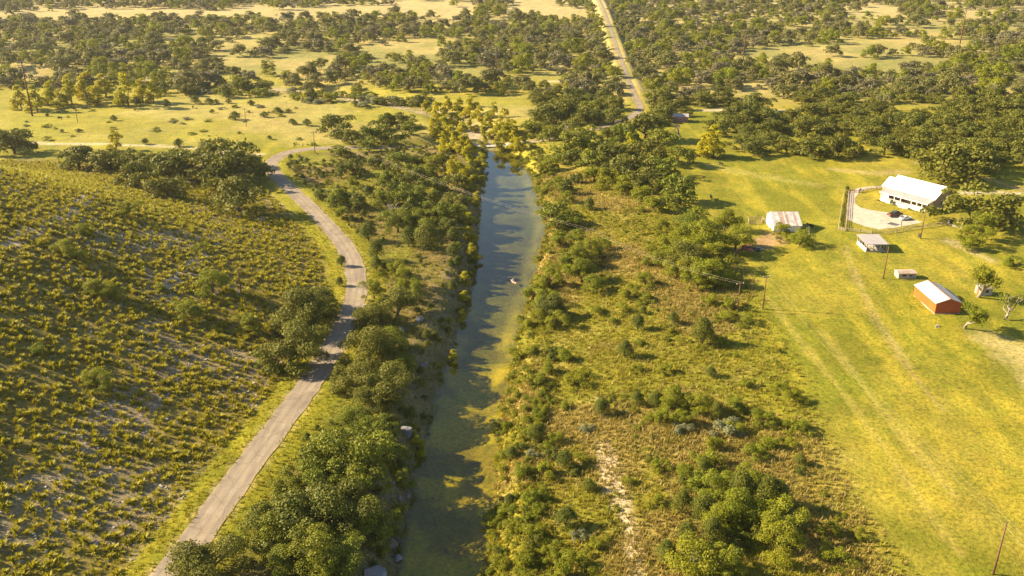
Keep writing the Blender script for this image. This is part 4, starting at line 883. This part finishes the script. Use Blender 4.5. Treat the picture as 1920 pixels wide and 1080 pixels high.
# ---- white barn
r0, r1 = at(1445, 399, 5.2), at(1494, 398, 5.2); e0 = at(1500, 425, 2.2); bz = gz(91, 282)
X0, X1, YR = r0[0], e0[0] + .4, (r0[1] + r1[1]) / 2; YF = e0[1]; YB = YR + 3.6
wb = empty('white_barn', (X0, YF, bz)); tag(wb, 'old white barn with long streaked corrugated tin roof', 'barn'); W_, D1, D2 = X1 - X0, YR - YF, YB - YF
bx('wall', 'white_paint', wb, 0, .12, .3, D2 - .1, -.2, 2.35); bx('wall', 'white_paint', wb, W_ - .12, W_, .3, D2 - .1, -.2, 2.35); bx('wall', 'white_paint', wb, .122, W_ - .122, D2 - .22, D2 - .1, -.2, 3.3); bx('wall', 'white_paint', wb, .122, W_ - .122, .3, .42, -.2, 2.25)
for x in (.0, W_ - .12): MB().prism([(.3, 2.35), (D2 - .1, 2.35), (D2 - .1, 3.3), (D1, 5.05)], x + .001, x + .119).build('gable', 'white_paint', wb)
ns = 14
for k in range(ns):
    x0, x1 = -.35 + (W_ + .7) * k / ns, -.35 + (W_ + .7) * (k + 1) / ns - .03; dz = .03 * (k % 2) + random.uniform(0, .015)
    slope('roof_sheet', random.choice(['old_tin', 'old_tin', 'old_tin', 'rust_tin', 'roof_tin']), wb, x0, x1, -.3, 2.2 + dz, D1, 5.2 + dz, .05); slope('roof_sheet', 'old_tin', wb, x0, x1, D1, 5.2 + dz, D2 + .3, 3.3 + dz, .05)
bx('door', 'old_wood', wb, -.06, -.002, 2.0, 4.2, -.1, 2.1)
# ---- open pavilion
pz = gz(113.5, 261); pv = empty('pavilion', (110.4, 257.9, pz), R(1)); tag(pv, 'open pole shed with flat grey metal roof and low pale walls', 'shed')
slope('roof', 'grey_roof', pv, -.3, 6.7, -.3, 2.6, 8.0, 3.1, .14); bx('slab', 'concrete', pv, 0, 6.4, 0, 7.6, -.15, .1)
for y in (.1, 1.95, 3.8, 5.65, 7.5):
    for x in (.1, 6.3): bx('post', 'fence_wood', pv, x - .1, x + .1, y - .1, y + .1, .1, 2.6 + (y + .3) * .06)
for x in (2.2, 4.3): bx('post', 'fence_wood', pv, x - .1, x + .1, 0, .2, .1, 2.6); bx('post', 'fence_wood', pv, x - .1, x + .1, 7.4, 7.6, .1, 3.05)
bx('low_wall', 'white_paint', pv, -.06, .06, .22, 7.4, .1, 1.3); bx('low_wall', 'stone_wall', pv, .22, 6.2, .02, .14, .1, .55); bx('low_wall', 'white_paint', pv, .3, 6.2, 7.62, 7.72, .1, 1.3)
for k, (x, lab) in enumerate([(1.9, 'wooden picnic table under the grey pavilion roof, left of two'), (4.4, 'wooden picnic table under the grey pavilion roof, right of two')]):
    e = tag(empty('picnic_table', (110.4 + x, 260.2, pz + .1)), lab, 'table', 'picnic tables'); bx('table_top', 'fence_wood', e, -.4, .4, -1.0, 1.0, .72, .78)
    for s_ in (-1, 1): bx('bench', 'fence_wood', e, s_ * .75 - .14, s_ * .75 + .14, -1, 1, .42, .47); MB().bar((-.85, s_ * .7, 0), (.3, s_ * .7, .72), .08, .08).build('leg', 'fence_wood', e); MB().bar((.85, s_ * .7, 0), (-.3, s_ * .7, .72), .08, .08).build('leg', 'fence_wood', e)
# ---- low stone shed
p = hit(1684, 523); ls = empty('stone_shed', tuple(p), R(2)); tag(ls, 'low pale stone shed with rusty lid roof above the red barn', 'shed')
bx('wall', 'stone_wall', ls, 0, 5.2, 0, 2.8, -.1, 1.55)
slope('roof', 'rust_tin', ls, -.15, 5.35, -.2, 1.56, 1.5, 1.95, .07); slope('roof', 'old_tin', ls, -.15, 5.35, 1.5, 1.95, 3.0, 1.56, .07)
MB().prism([(0, 1.551), (2.8, 1.551), (1.45, 1.9)], .005, .1).build('gable', 'white_paint', ls); bx('opening', 'dark_void', ls, 1.1, 2.2, -.03, -.004, .7, 1.15); bx('opening', 'dark_void', ls, 3.2, 3.9, -.03, -.004, .7, 1.1)
# ---- red barn
rz_ = gz(114.5, 217); rb = empty('red_barn', (111.3, 211.6, rz_), R(1)); tag(rb, 'orange-red metal barn with pale gable roof', 'barn'); RW, RD = 6.7, 12.6
bx('wall', 'orange_tin', rb, 0, .1, 0, RD, -.1, 3.0); bx('wall', 'orange_tin', rb, RW - .1, RW, 0, RD, -.1, 3.0)
for y in (0, RD - .1): MB().prism([(.102, -.1), (RW - .102, -.1), (RW - .102, 3.0), (RW / 2, 4.2), (.102, 3.0)], y + .002, y + .1, 'y').build('gable', 'shaded_tin', rb)
for k in range(26): bx('wall_rib', 'orange_tin', rb, -.03, -.002, .2 + k * .48, .26 + k * .48, .15, 2.95)
for k in range(13): bx('wall_rib', 'shaded_tin', rb, .25 + k * .5, .31 + k * .5, -.03, -.0005, .15, 2.95)
def roofy(name, mat, parent, x0, z0, x1, z1, y0, y1, th=.08): return MB().prism([(x0, z0), (x1, z1), (x1, z1 + th), (x0, z0 + th)], y0, y1, 'y').build(name, mat, parent)
ra = roofy('roof', 'roof_tin', rb, -.35, 2.9, RW / 2, 4.26, -.35, RD + .3); rc = roofy('roof', 'roof_tin', rb, RW / 2, 4.26, RW + .35, 2.9, -.35, RD + .3)
for k in range(14): MB().bar((-.33, -.2 + k * .98, 3.0), (RW / 2 - .1, -.2 + k * .98, 4.33), .05, .04).build('roof_seam', 'roof_tin', ra); MB().bar((RW + .33, -.2 + k * .98, 3.0), (RW / 2 + .1, -.2 + k * .98, 4.33), .05, .04).build('roof_seam', 'roof_tin', rc)
MB().bar((RW / 2, -.36, 4.37), (RW / 2, RD + .31, 4.37), .2, .05).build('ridge_cap', 'orange_tin', rb)
bx('foundation', 'concrete', rb, -.12, RW + .1, -.12, RD + .1, -.35, .04); bx('door', 'shaded_tin', rb, RW + .002, RW + .08, 4, 7, .05, 2.5)
ln = roofy('lean_to_roof', 'old_wood', rb, RW + .36, 2.45, RW + 2.3, 1.9, 5.5, RD - .2)
for y in (5.6, 9, RD - .4): bx('lean_to_post', 'old_wood', rb, RW + 2.1, RW + 2.25, y, y + .15, -.1, 1.95)
p = hit(1757, 612); rk = empty('rock_pile', tuple(p)); tag(rk, 'small pile of pale rocks in front of the red barn', 'rocks')
import bmesh
def rock_mesh(seed, sx=1, sy=1, sz=.7, sub=3):
    bm_ = bmesh.new(); bmesh.ops.create_icosphere(bm_, subdivisions=sub, radius=1); rng = np.random.default_rng(seed); pl = [(Vector(rng.normal(0, 1, 3)).normalized(), rng.uniform(.5, .8)) for _ in range(18)]
    for v in bm_.verts:
        for n_, d in pl:
            t = v.co.dot(n_)
            if t > d: v.co -= n_ * (t - d)
        n2 = float(fbm(v.co.x * 2 + seed, v.co.y * 2 + v.co.z * 1.7, 1.2, seed)) - .5; v.co *= 1 + .45 * n2; v.co = Vector((v.co.x * sx, v.co.y * sy, v.co.z * sz))
    m_ = bpy.data.meshes.new('rock'); bm_.to_mesh(m_); bm_.free(); m_.materials.append(MATS['limestone']); return m_
for k in range(4): o = link('rock', rock_mesh(50 + k, .45, .4, .35, 2), rk); o.location = (random.uniform(-.6, .6), random.uniform(-.4, .4), .15)
# ---- stone hut
p = hit(1838, 556); sh = empty('stone_hut', tuple(p), R(6)); tag(sh, 'small grey stone hut with wooden roof beside the twisted tree', 'hut')
bx('wall', 'stone_wall', sh, 0, 3.3, 0, 2.8, -.1, 2.3); bx('door', 'door_wood', sh, -.05, -.003, .9, 1.8, 0, 1.9); bx('lintel', 'old_wood', sh, -.08, -.004, .7, 2.0, 1.92, 2.1)
w_ = bx('window', 'old_wood', sh, 1.3, 2.2, -.06, -.003, .95, 1.75); bx('pane', 'dark_void', w_, 1.4, 2.1, -.08, -.062, 1.03, 1.67)
MB().prism([(0, 2.301), (2.8, 2.301), (1.4, 3.0)], .004, .1).build('gable', 'stone_wall', sh); MB().prism([(0, 2.301), (2.8, 2.301), (1.4, 3.0)], 3.2, 3.296).build('gable', 'stone_wall', sh)
for s_ in range(4):
    slope('roof_board', 'old_wood', sh, -.2 + s_ * .93, .7 + s_ * .93, -.25, 2.2, 1.4, 3.03, .07); slope('roof_board', 'old_wood', sh, -.2 + s_ * .93, .7 + s_ * .93, 1.4, 3.03, 3.05, 2.2, .07)
# ---- brick hut by the junction
p = hit(1262, 229); bh2 = empty('brick_hut', tuple(p), R(-6)); tag(bh2, 'small pink brick hut with white end wall near the road junction', 'hut')
bx('wall', 'brick_pink', bh2, .1, 7.5, 0, 5, -.2, 2.9); bx('end_wall', 'white_paint', bh2, 0, .098, 0, 5, -.2, 2.9)
slope('roof', 'grey_roof', bh2, -.4, 7.9, -.5, 2.8, 2.5, 4.0, .1); slope('roof', 'grey_roof', bh2, -.4, 7.9, 2.5, 4.0, 5.5, 2.8, .1); MB().prism([(0, 2.901), (5, 2.901), (2.5, 3.95)], .003, .12).build('gable', 'white_paint', bh2)
w_ = bx('window', 'white_paint', bh2, 3, 4.2, -.06, -.003, 1.0, 2.1); bx('pane', 'window_glass', w_, 3.1, 4.1, -.08, -.062, 1.1, 2.0)
# ------------------------------------------------------------------ poles and wires
TOPS = {}
def upole(key, base, top, label, steel=False, arm=True):
    p = hit(*base); lo, hi = 1.0, 60.0
    for _ in range(40):
        md = (lo + hi) / 2
        if proj(p[0], p[1], p[2] + md)[1] > top: lo = md
        else: hi = md
    h = lo; e = empty('utility_pole', tuple(p), R(18)); tag(e, label, 'pole', 'utility poles'); r_ = .45 if steel else .17
    MB().tube([(0, 0, -.3), (0, 0, h * .5), (0, 0, h)], [r_, r_ * .85, r_ * .65], 10).build('pole', 'steel_pole' if steel else 'pole_wood', e, True)
    TOPS[key] = (p[0], p[1], p[2] + h)
    if arm:
        n = 3 if steel else 1
        for k in range(n):
            z = h - .4 - k * 2.6; w = 2.0 if steel else 1.1; a_ = MB().bar((-w, 0, z), (w, 0, z), .16, .2).build('crossarm', 'grey_metal' if steel else 'pole_wood', e)
            for x in (-w + .1, w - .1): MB().tube([(x, 0, z + .1), (x, 0, z + .28), (x, 0, z + .42)], [.09, .11, .05], 7).build('insulator', 'ceramic', a_)
    return e, h
upole('a', (1430, 580), 517, 'wooden utility pole standing alone at the edge of the bright field'); upole('b', (1382.5, 584), 530, 'taller pole of the pair at the brush edge left of the field')
upole('c', (1376, 583), 551, 'shorter bare pole of the pair at the brush edge', False, False); upole('d', (1656, 523), 462, 'wooden pole between the grey pavilion and the low stone shed', False, False)
ep, eh = upole('e', (1726, 447), 395, 'dark utility pole with meter box below the farmhouse porch', False, False)
bx('meter_board', 'grey_metal', ep, -1.1, -.3, -.1, .06, .4, 1.7); bx('board_leg', 'pole_wood', ep, -1.15, -1.05, -.06, .04, -.2, 1.8)
upole('f', (1862, 1078), 979, 'leaning brown pole in the bottom right corner of the field', False, False); upole('g', (452, 549), 496, 'weathered pole alone on the stony hillside left of the road', False, False)
upole('h', (146, 230), 205, 'short pole in the pasture near the tall steel pole'); upole('i', (462, 238), 203, 'pole in the middle of the pasture among small junipers'); upole('j', (591, 287), 246, 'pole beside the road bend at the pasture edge'); upole('k', (725, 343), 301, 'pole among the dense trees between road and creek')
upole('l', (1105, 470), 430, 'pole rising from the thicket on the right creek bank'); upole('m', (1189, 138), 117, 'pole on the right verge of the straight road, nearest the junction', False, False); upole('n', (1173, 112), 92, 'pole on the right verge of the straight road, second from the junction', False, False); upole('o', (1160, 72), 50, 'pole on the right verge of the straight road, farthest', False, False)
upole('S1', (61, 218), 114, 'tall rust-red steel pole at the left edge of the pasture', True); upole('S2', (931, 157), 86, 'tall rust-red steel pole above the creek crossing', True); upole('S3', (1393, 114), 57, 'tall rust-red steel pole in the far woods right of the road', True); upole('S4', (1800, 82), 19, 'tall rust-red steel pole near the top right corner', True)
def wire(a_, b_, sag, label, r_=.022, off=0.0, dz=0.0):
    a_, b_ = Vector(a_), Vector(b_); d = (b_ - a_); nrm = Vector((-d.y, d.x, 0)).normalized() * off; pts = []
    for k in range(25):
        t = k / 24; c_ = a_.lerp(b_, t) + nrm; c_.z += dz - 4 * sag * t * (1 - t); pts.append(c_)
    o = MB().tube(pts, [r_] * 25, 4).build('power_line', 'wire', None); tag(o, label, 'wire', 'power lines')
for k1, k2, nm in [('j', 'k', 'from the road bend into the creek trees'), ('k', 'l', 'crossing over the creek'), ('l', 'b', 'over the brush right of the creek'), ('b', 'a', 'between the pole pair and the field pole'), ('a', 'f', 'crossing the bright field to the corner pole'), ('i', 'j', 'over the pasture to the road bend')]:
    for off, w in ((-.7, 'left'), (.7, 'right')): wire(TOPS[k1], TOPS[k2], 1.6, f'thin power line {nm}, {w} of two', .010, off, -.1)
end = np.array(TOPS['f']); dv = end - np.array(TOPS['a']); far_end = (end + dv * .8); far_end[2] = end[2]
for off, w in ((-.7, 'left'), (.7, 'right')): wire(TOPS['f'], far_end, 1.2, f'thin power line leaving the corner pole at the bottom right, {w} of two', .010, off, -.1)
# ------------------------------------------------------------------ rocks on the bluff
for k, (cx, cy, w, lab) in enumerate([(762, 808, 36, 'rounded grey boulder on the bluff beside the yellow bush'), (711, 980, 30, 'tall pointed grey boulder on the lower left bluff'), (733, 1018, 34, 'angular grey boulder below the pointed one'), (702, 1072, 52, 'largest flat grey boulder at the bottom edge of the photo'), (766, 930, 15, 'white upright rock at the water edge of the left bank'), (757, 896, 17, 'slim pale rock on the bluff above the white upright one'),
                                  (787, 597, 22, 'pale boulder among oaks on the left bank, upper of two'), (752, 617, 18, 'pale boulder beside the road-side oaks on the bluff'), (793, 684, 18, 'grey boulder in the shade halfway down the bluff'), (870, 592, 14, 'rock at the foot of the yellow bank trees'), (745, 1045, 22, 'grey rock between the two lowest boulders'), (750, 935, 14, 'small grey rock left of the white upright one'), (735, 905, 12, 'small pale rock high on the lower bluff'), (812, 858, 9, 'orange-tinted stone standing in the shallow water'), (800, 870, 9, 'small stone at the left water edge')]):
    p = hit(cx, cy + w * .2); d = math.hypot(p[1], HC); r_ = .5 * w * d / FPX; o = link('boulder', rock_mesh(k + 1, 1, .8, .75)); o.location = (p[0], p[1], p[2] + .25 * r_); o.scale = (r_ * 1.1,) * 3; o.rotation_euler = (random.uniform(-.3, .3), random.uniform(-.3, .3), random.uniform(0, 6)); tag(o, lab, 'rock', 'bluff boulders')
# ------------------------------------------------------------------ twisted and bare trees
def branchy(name, pos, h, seed, leaf, label, bark='pale_bark', lean=(0, 0), nleaf=40, lmat='bright_leaf', cat='tree'):
    rng = random.Random(seed); m = MB(); tips = []
    def grow(p, d, ln, r_, lev):
        pts = [p]; dd = d.copy()
        for k in range(3):
            dd = (dd + Vector((rng.uniform(-.3, .3), rng.uniform(-.3, .3), rng.uniform(-.1, .2)))).normalized(); pts.append(pts[-1] + dd * ln / 3)
        m.tube(pts, [r_, r_ * .9, r_ * .78, r_ * .62], 6 if lev < 2 else 4)
        if lev >= 4: tips.append(pts[-1]); return
        if lev >= 2: tips.append(pts[-1])
        for k in range(rng.choice((2, 3)) if lev else 4):
            a_ = rng.uniform(0, 6.28); sp = rng.uniform(.55, 1.0); nd = (dd + Vector((math.cos(a_), math.sin(a_), rng.uniform(-.25, .4))) * sp).normalized(); grow(pts[-1 if k < 2 else 2], nd, ln * rng.uniform(.62, .8), r_ * .58, lev + 1)
    grow(Vector((0, 0, -.2)), Vector((lean[0], lean[1], 1)).normalized(), h * .36, h * .05, 0)
    e = empty(name, tuple(pos)); tag(e, label, cat); m.build('trunk', bark, e, True)
    if leaf:
        nr = np.random.default_rng(seed); T = np.array([t for t in tips]); T = T[nr.random(len(T)) < leaf]; C = np.repeat(T, nleaf, 0) + nr.normal(0, h * .055, (len(T) * nleaf, 3))
        V, F = leaves(C, np.tile([0, 0, 1.], (len(C), 1)), h * .045, rng=nr); link('crown', fast_mesh('crown', V, F, False, nr.random(len(C)), lmat), e)
    return e
branchy('twisted_tree', hit(1834, 558), 10.0, 4, .95, 'twisted tree with one bare arm beside the stone hut', lean=(.35, 0)); branchy('twisted_tree', hit(1809, 617), 8.0, 9, 1.0, 'half-dead leafy tree in front of the red barn', nleaf=60); branchy('twisted_tree', hit(1882, 600), 8.0, 15, .35, 'mostly bare twisted tree at the right edge below the stone hut', lean=(.3, .1), nleaf=25)
branchy('bare_tree', hit(742, 425), 9, 21, 0, 'bare grey dead tree among the junipers left of the creek', 'pale_bark'); branchy('bare_tree', hit(1276, 262), 9, 25, 0, 'bare snag standing in front of the brick hut'); branchy('bare_tree', hit(1062, 268), 10, 27, .1, 'pale bare tree right of the creek crossing'); branchy('bare_tree', hit(1655, 205), 12, 31, .1, 'pale half-dead oak in the belt above the farmhouse'); branchy('bare_tree', hit(1860, 190), 12, 33, .08, 'pale dead-limbed oak at the right edge of the far woods')
# ------------------------------------------------------------------ animals
def skinned(name, V, E, rad, mat, root=0, sub=1):
    m = bpy.data.meshes.new(name); m.from_pydata(V, E, []); o = bpy.data.objects.new(name + '_build', m); COL.objects.link(o); sk = o.modifiers.new('skin', 'SKIN'); sk.use_smooth_shade = True
    for i, r_ in enumerate(rad): m.skin_vertices[0].data[i].radius = (r_, r_) if isinstance(r_, (int, float)) else r_
    m.skin_vertices[0].data[root].use_root = True; sb = o.modifiers.new('sub', 'SUBSURF'); sb.levels = sb.render_levels = sub
    dg = bpy.context.evaluated_depsgraph_get(); r = bpy.data.meshes.new_from_object(o.evaluated_get(dg)); bpy.data.objects.remove(o); r.name = name; r.materials.clear(); r.materials.append(MATS[mat])
    return r
cv = [(-.85, 0, 1.15), (-.4, 0, 1.1), (.2, 0, 1.08), (.7, 0, 1.15), (1.05, 0, 1.3), (1.3, 0, 1.42), (1.6, 0, 1.25)]; ce = [(i, i + 1) for i in range(6)]; cr = [.26, .34, .36, .32, .2, .17, .1]
for x, s_ in ((-.75, -1), (-.75, 1), (.65, -1), (.65, 1)):
    n = len(cv); cv += [(x, s_ * .2, .85), (x + (-.1 if x < 0 else .03), s_ * .21, .45), (x, s_ * .21, .02)]; ce += [(0 if x < 0 else 3, n), (n, n + 1), (n + 1, n + 2)]; cr += [.14, .085, .07]
n = len(cv); cv += [(-1.08, 0, 1.1), (-1.14, 0, .6)]; ce += [(0, n), (n, n + 1)]; cr += [.05, .03]
cv += [(1.27, .2, 1.5), (1.27, -.2, 1.5)]; ce += [(5, n + 2), (5, n + 3)]; cr += [.05, .05]
COW = skinned('cow', cv, ce, cr, 'hide_black', 2)
for k, (px, py, lab) in enumerate([(140, 207, 'black cow beside the short pasture pole, just above it'), (113, 224, 'black cow in the pasture below the tall steel pole'), (161, 204, 'black cow next to a bush right of the short pasture pole'), (253, 208, 'black cow grazing alone in the middle of the pasture'), (312, 201, 'black cow near the juniper row in the pasture'), (362, 203, 'black cow at the right end of the pasture herd'), (1333, 374, 'black cow in tree shade at the left of the bright field'), (1352, 311, 'black cow at the far edge of the bright field'), (1519, 428, 'black cow in the barn shadow right of the white barn'), (278, 195, 'black cow close to the yellow trees in the pasture')]):
    o = link('cow', COW); o.location = hit(px, py); o.rotation_euler = (0, 0, random.uniform(0, 6.28)); tag(o, lab, 'cow', 'black cattle')
# ------------------------------------------------------------------ kayak and paddler
kp = at(963, 529, WL); RK = R(-62)
ky = empty('kayak', (kp[0], kp[1], WL - .08), RK); tag(ky, 'pale pinkish sit-on kayak floating in the middle of the creek', 'kayak')
m = MB(); S_ = 15
for i in range(S_):
    t = i / (S_ - 1) * 2 - 1; w = .42 * (1 - abs(t) ** 2.6) + .015; h = .10 * abs(t) ** 2
    for y, z in ((-.55, .0), (-1, .22), (-.75, .30), (-.35, .20), (.35, .20), (.75, .30), (1, .22), (.55, .0)): m.v.append((t * 1.75, y * w, z + h))
for i in range(S_ - 1):
    for k in range(8): a_ = i * 8 + k; b_ = i * 8 + (k + 1) % 8; m.f.append((a_, b_, b_ + 8, a_ + 8))
m.f += [tuple(range(8)), tuple((S_ - 1) * 8 + k for k in range(8))]
m.build('hull', 'kayak_plastic', ky, True); bx('seat', 'faded_red', ky, -.55, -.48, -.22, .22, .2, .62)
pv_ = [(-.25, 0, .34), (-.27, 0, .6), (-.26, 0, .82), (-.25, 0, .92), (-.22, 0, 1.06), (-.26, .2, .80), (-.08, .3, .58), (.2, .26, .66), (-.26, -.2, .80), (-.08, -.3, .58), (.2, -.26, .66), (.25, .13, .46), (.62, .12, .28), (.25, -.13, .46), (.62, -.12, .28)]
pe_ = [(0, 1), (1, 2), (2, 3), (3, 4), (2, 5), (5, 6), (6, 7), (2, 8), (8, 9), (9, 10), (0, 11), (11, 12), (0, 13), (13, 14)]
pr_ = [.15, .14, .13, .06, .11, .07, .05, .04, .07, .05, .04, .085, .055, .085, .055]
pe = empty('person', (kp[0], kp[1], WL - .08), RK); tag(pe, 'person in a pale shirt sitting in the kayak holding a paddle', 'person')
link('body', skinned('body', pv_, pe_, pr_, 'skin', 0, 2), pe); link('shirt', skinned('shirt', pv_[:3] + [pv_[5], pv_[6], pv_[8], pv_[9]], [(0, 1), (1, 2), (2, 3), (3, 4), (2, 5), (5, 6)], [.175, .17, .155, .095, .075, .095, .075], 'shirt', 0, 2), pe)
mm_ = MB().tube([(-.22, 0, 1.08), (-.22, 0, 1.15), (-.22, 0, 1.19)], [.125, .115, .05], 10); mm_.box(-.12, .02, -.08, .08, 1.085, 1.10); mm_.build('cap', 'cap_white', pe, True)
pd = empty('paddle', (kp[0], kp[1], WL + .58), RK); tag(pd, 'double-bladed paddle held across the kayak', 'paddle'); MB().tube([(.2, -1.05, .12), (.2, 1.05, -.02)], [.018, .018], 6).build('shaft', 'black_paint', pd)
for s_ in (-1, 1): MB().bar((.2, s_ * 1.03, .05 - s_ * .07), (.2, s_ * 1.42, .05 - s_ * .09), .03, .18).build('blade', 'black_paint', pd)
# ---- small things
for nm, mt, px, py, lab in [('barrel', 'green_plastic', 1455, 448, 'small green barrel under the slim tree by the white barn'), ('barrel', 'blue_plastic', 1497.5, 447, 'small blue barrel beside the round tree by the white barn')]:
    e = empty(nm, tuple(hit(px, py))); tag(e, lab, 'barrel'); MB().tube([(0, 0, 0), (0, 0, .3), (0, 0, .6), (0, 0, .9)], [.27, .31, .31, .27], 12).build('drum', mt, e, True); MB().tube([(0, 0, .9), (0, 0, .94)], [.28, .28], 12).build('lid', mt, e)
e = empty('mailbox', tuple(hit(684, 580))); tag(e, 'white mailbox on a post at the right road verge', 'mailbox'); bx('post', 'pole_wood', e, -.06, .06, -.06, .06, -.2, 1.0); MB().prism([(-.15, 1.0), (.15, 1.0), (.15, 1.2), (.08, 1.3), (-.08, 1.3), (-.15, 1.2)], -.3, .3).build('box', 'white_paint', e)
# ------------------------------------------------------------------ plant labels: each by the landmark it stands nearest
LM = [(940, 272, 'the creek crossing'), (505, 300, 'the road bend'), (669, 545, 'the creekside road curve'), (962, 525, 'the kayak'), (1210, 200, 'the road junction'), (1275, 222, 'the brick hut'), (1470, 405, 'the white barn'), (1401, 465, 'the red truck'), (1637, 455, 'the pavilion'), (1696, 517, 'the low stone shed'), (1760, 557, 'the red barn'), (1848, 547, 'the stone hut'), (1715, 355, 'the farmhouse'),
      (1430, 560, 'the lone field pole'), (1380, 560, 'the pole pair'), (452, 530, 'the hillside pole'), (1104, 445, 'the right bank pole'), (724, 320, 'the creek tree pole'), (590, 265, 'the road bend pole'), (460, 220, 'the mid-pasture pole'), (145, 218, 'the short pasture pole'), (50, 170, 'the leftmost steel pole'), (931, 130, 'the crossing steel pole'), (1394, 90, 'the right woods steel pole'), (1806, 50, 'the top right steel pole'),
      (762, 808, 'the rounded boulder'), (711, 980, 'the pointed boulder'), (706, 1068, 'the largest boulder'), (1190, 1040, 'the sandy trail end'), (1140, 860, 'the upper sandy trail'), (350, 1040, 'the road bottom end'), (580, 720, 'the shaded road straight'), (1145, 50, 'the straight road end'), (1175, 140, 'the straight road middle'), (960, 1060, 'the bottom creek end'), (950, 720, 'the creek narrows'), (1000, 380, 'the widest creek reach'), (0, 160, 'the upper left edge'), (300, 30, 'the top left clearing'), (640, 60, 'the left far woods'), (1600, 100, 'the top right clearing'), (1900, 180, 'the upper right edge'), (1900, 310, 'the far right edge'), (1720, 210, 'the clearing above the farmhouse'), (1440, 190, 'the junction clearing'), (1560, 260, 'the tree belt middle'), (1340, 262, 'the big yellow cypress'), (400, 660, 'the white hillside scar'), (100, 450, 'the pale hill path'), (1480, 780, 'the field edge'), (1500, 1060, 'the bottom brush edge'), (1260, 640, 'the dry grass patch')]
ORD = ['nearest', 'second', 'third', 'fourth', 'fifth', 'sixth', 'seventh', 'eighth', 'ninth', 'tenth', 'eleventh', 'twelfth', 'thirteenth', 'fourteenth', 'fifteenth', 'sixteenth', 'seventeenth', 'eighteenth', 'nineteenth', 'twentieth', 'farthest']
DIRS = ['right of', 'upper right of', 'above', 'upper left of', 'left of', 'lower left of', 'below', 'lower right of']
buck = {}
for e, w in AUTO:
    l = e.location; px, py = proj(l.x, l.y, l.z + .5 * e.scale.z); best = min(LM, key=lambda t: (t[0] - px) ** 2 + 2.2 * (t[1] - py) ** 2); a_ = math.degrees(math.atan2((best[1] - py) * 1.5, px - best[0])) % 360
    buck.setdefault((w, best[2], DIRS[int((a_ + 22.5) // 45) % 8]), []).append((math.hypot(px - best[0], py - best[1]), e))
for (w, lm, dr), lst in buck.items():
    lst.sort(key=lambda t: t[0])
    for k, (_, e) in enumerate(lst):
        e['label'] = f'{w}, the {ORD[k] if len(lst) > 1 else "one"} {"to the " if dr.startswith(("u", "lo")) else ""}{dr} {lm}' if k < 20 else f'{w}, farthest out {dr} {lm}'
# ------------------------------------------------------------------ hazy air
hz_ = MB().box(-2900, 2900, -600, 4600, -14, 112); q = N('haze_air'); pvn = q.n('ShaderNodeVolumePrincipled'); pvn.inputs['Color'].default_value = (.95, .92, .84, 1); pvn.inputs['Density'].default_value = HAZE; pvn.inputs['Anisotropy'].default_value = .35
q.t.links.new(pvn.outputs[0], q.out.inputs['Volume']); MATS['haze_air'] = q.m
if HAZE > 0: tag(hz_.build('haze', 'haze_air'), kind='stuff')
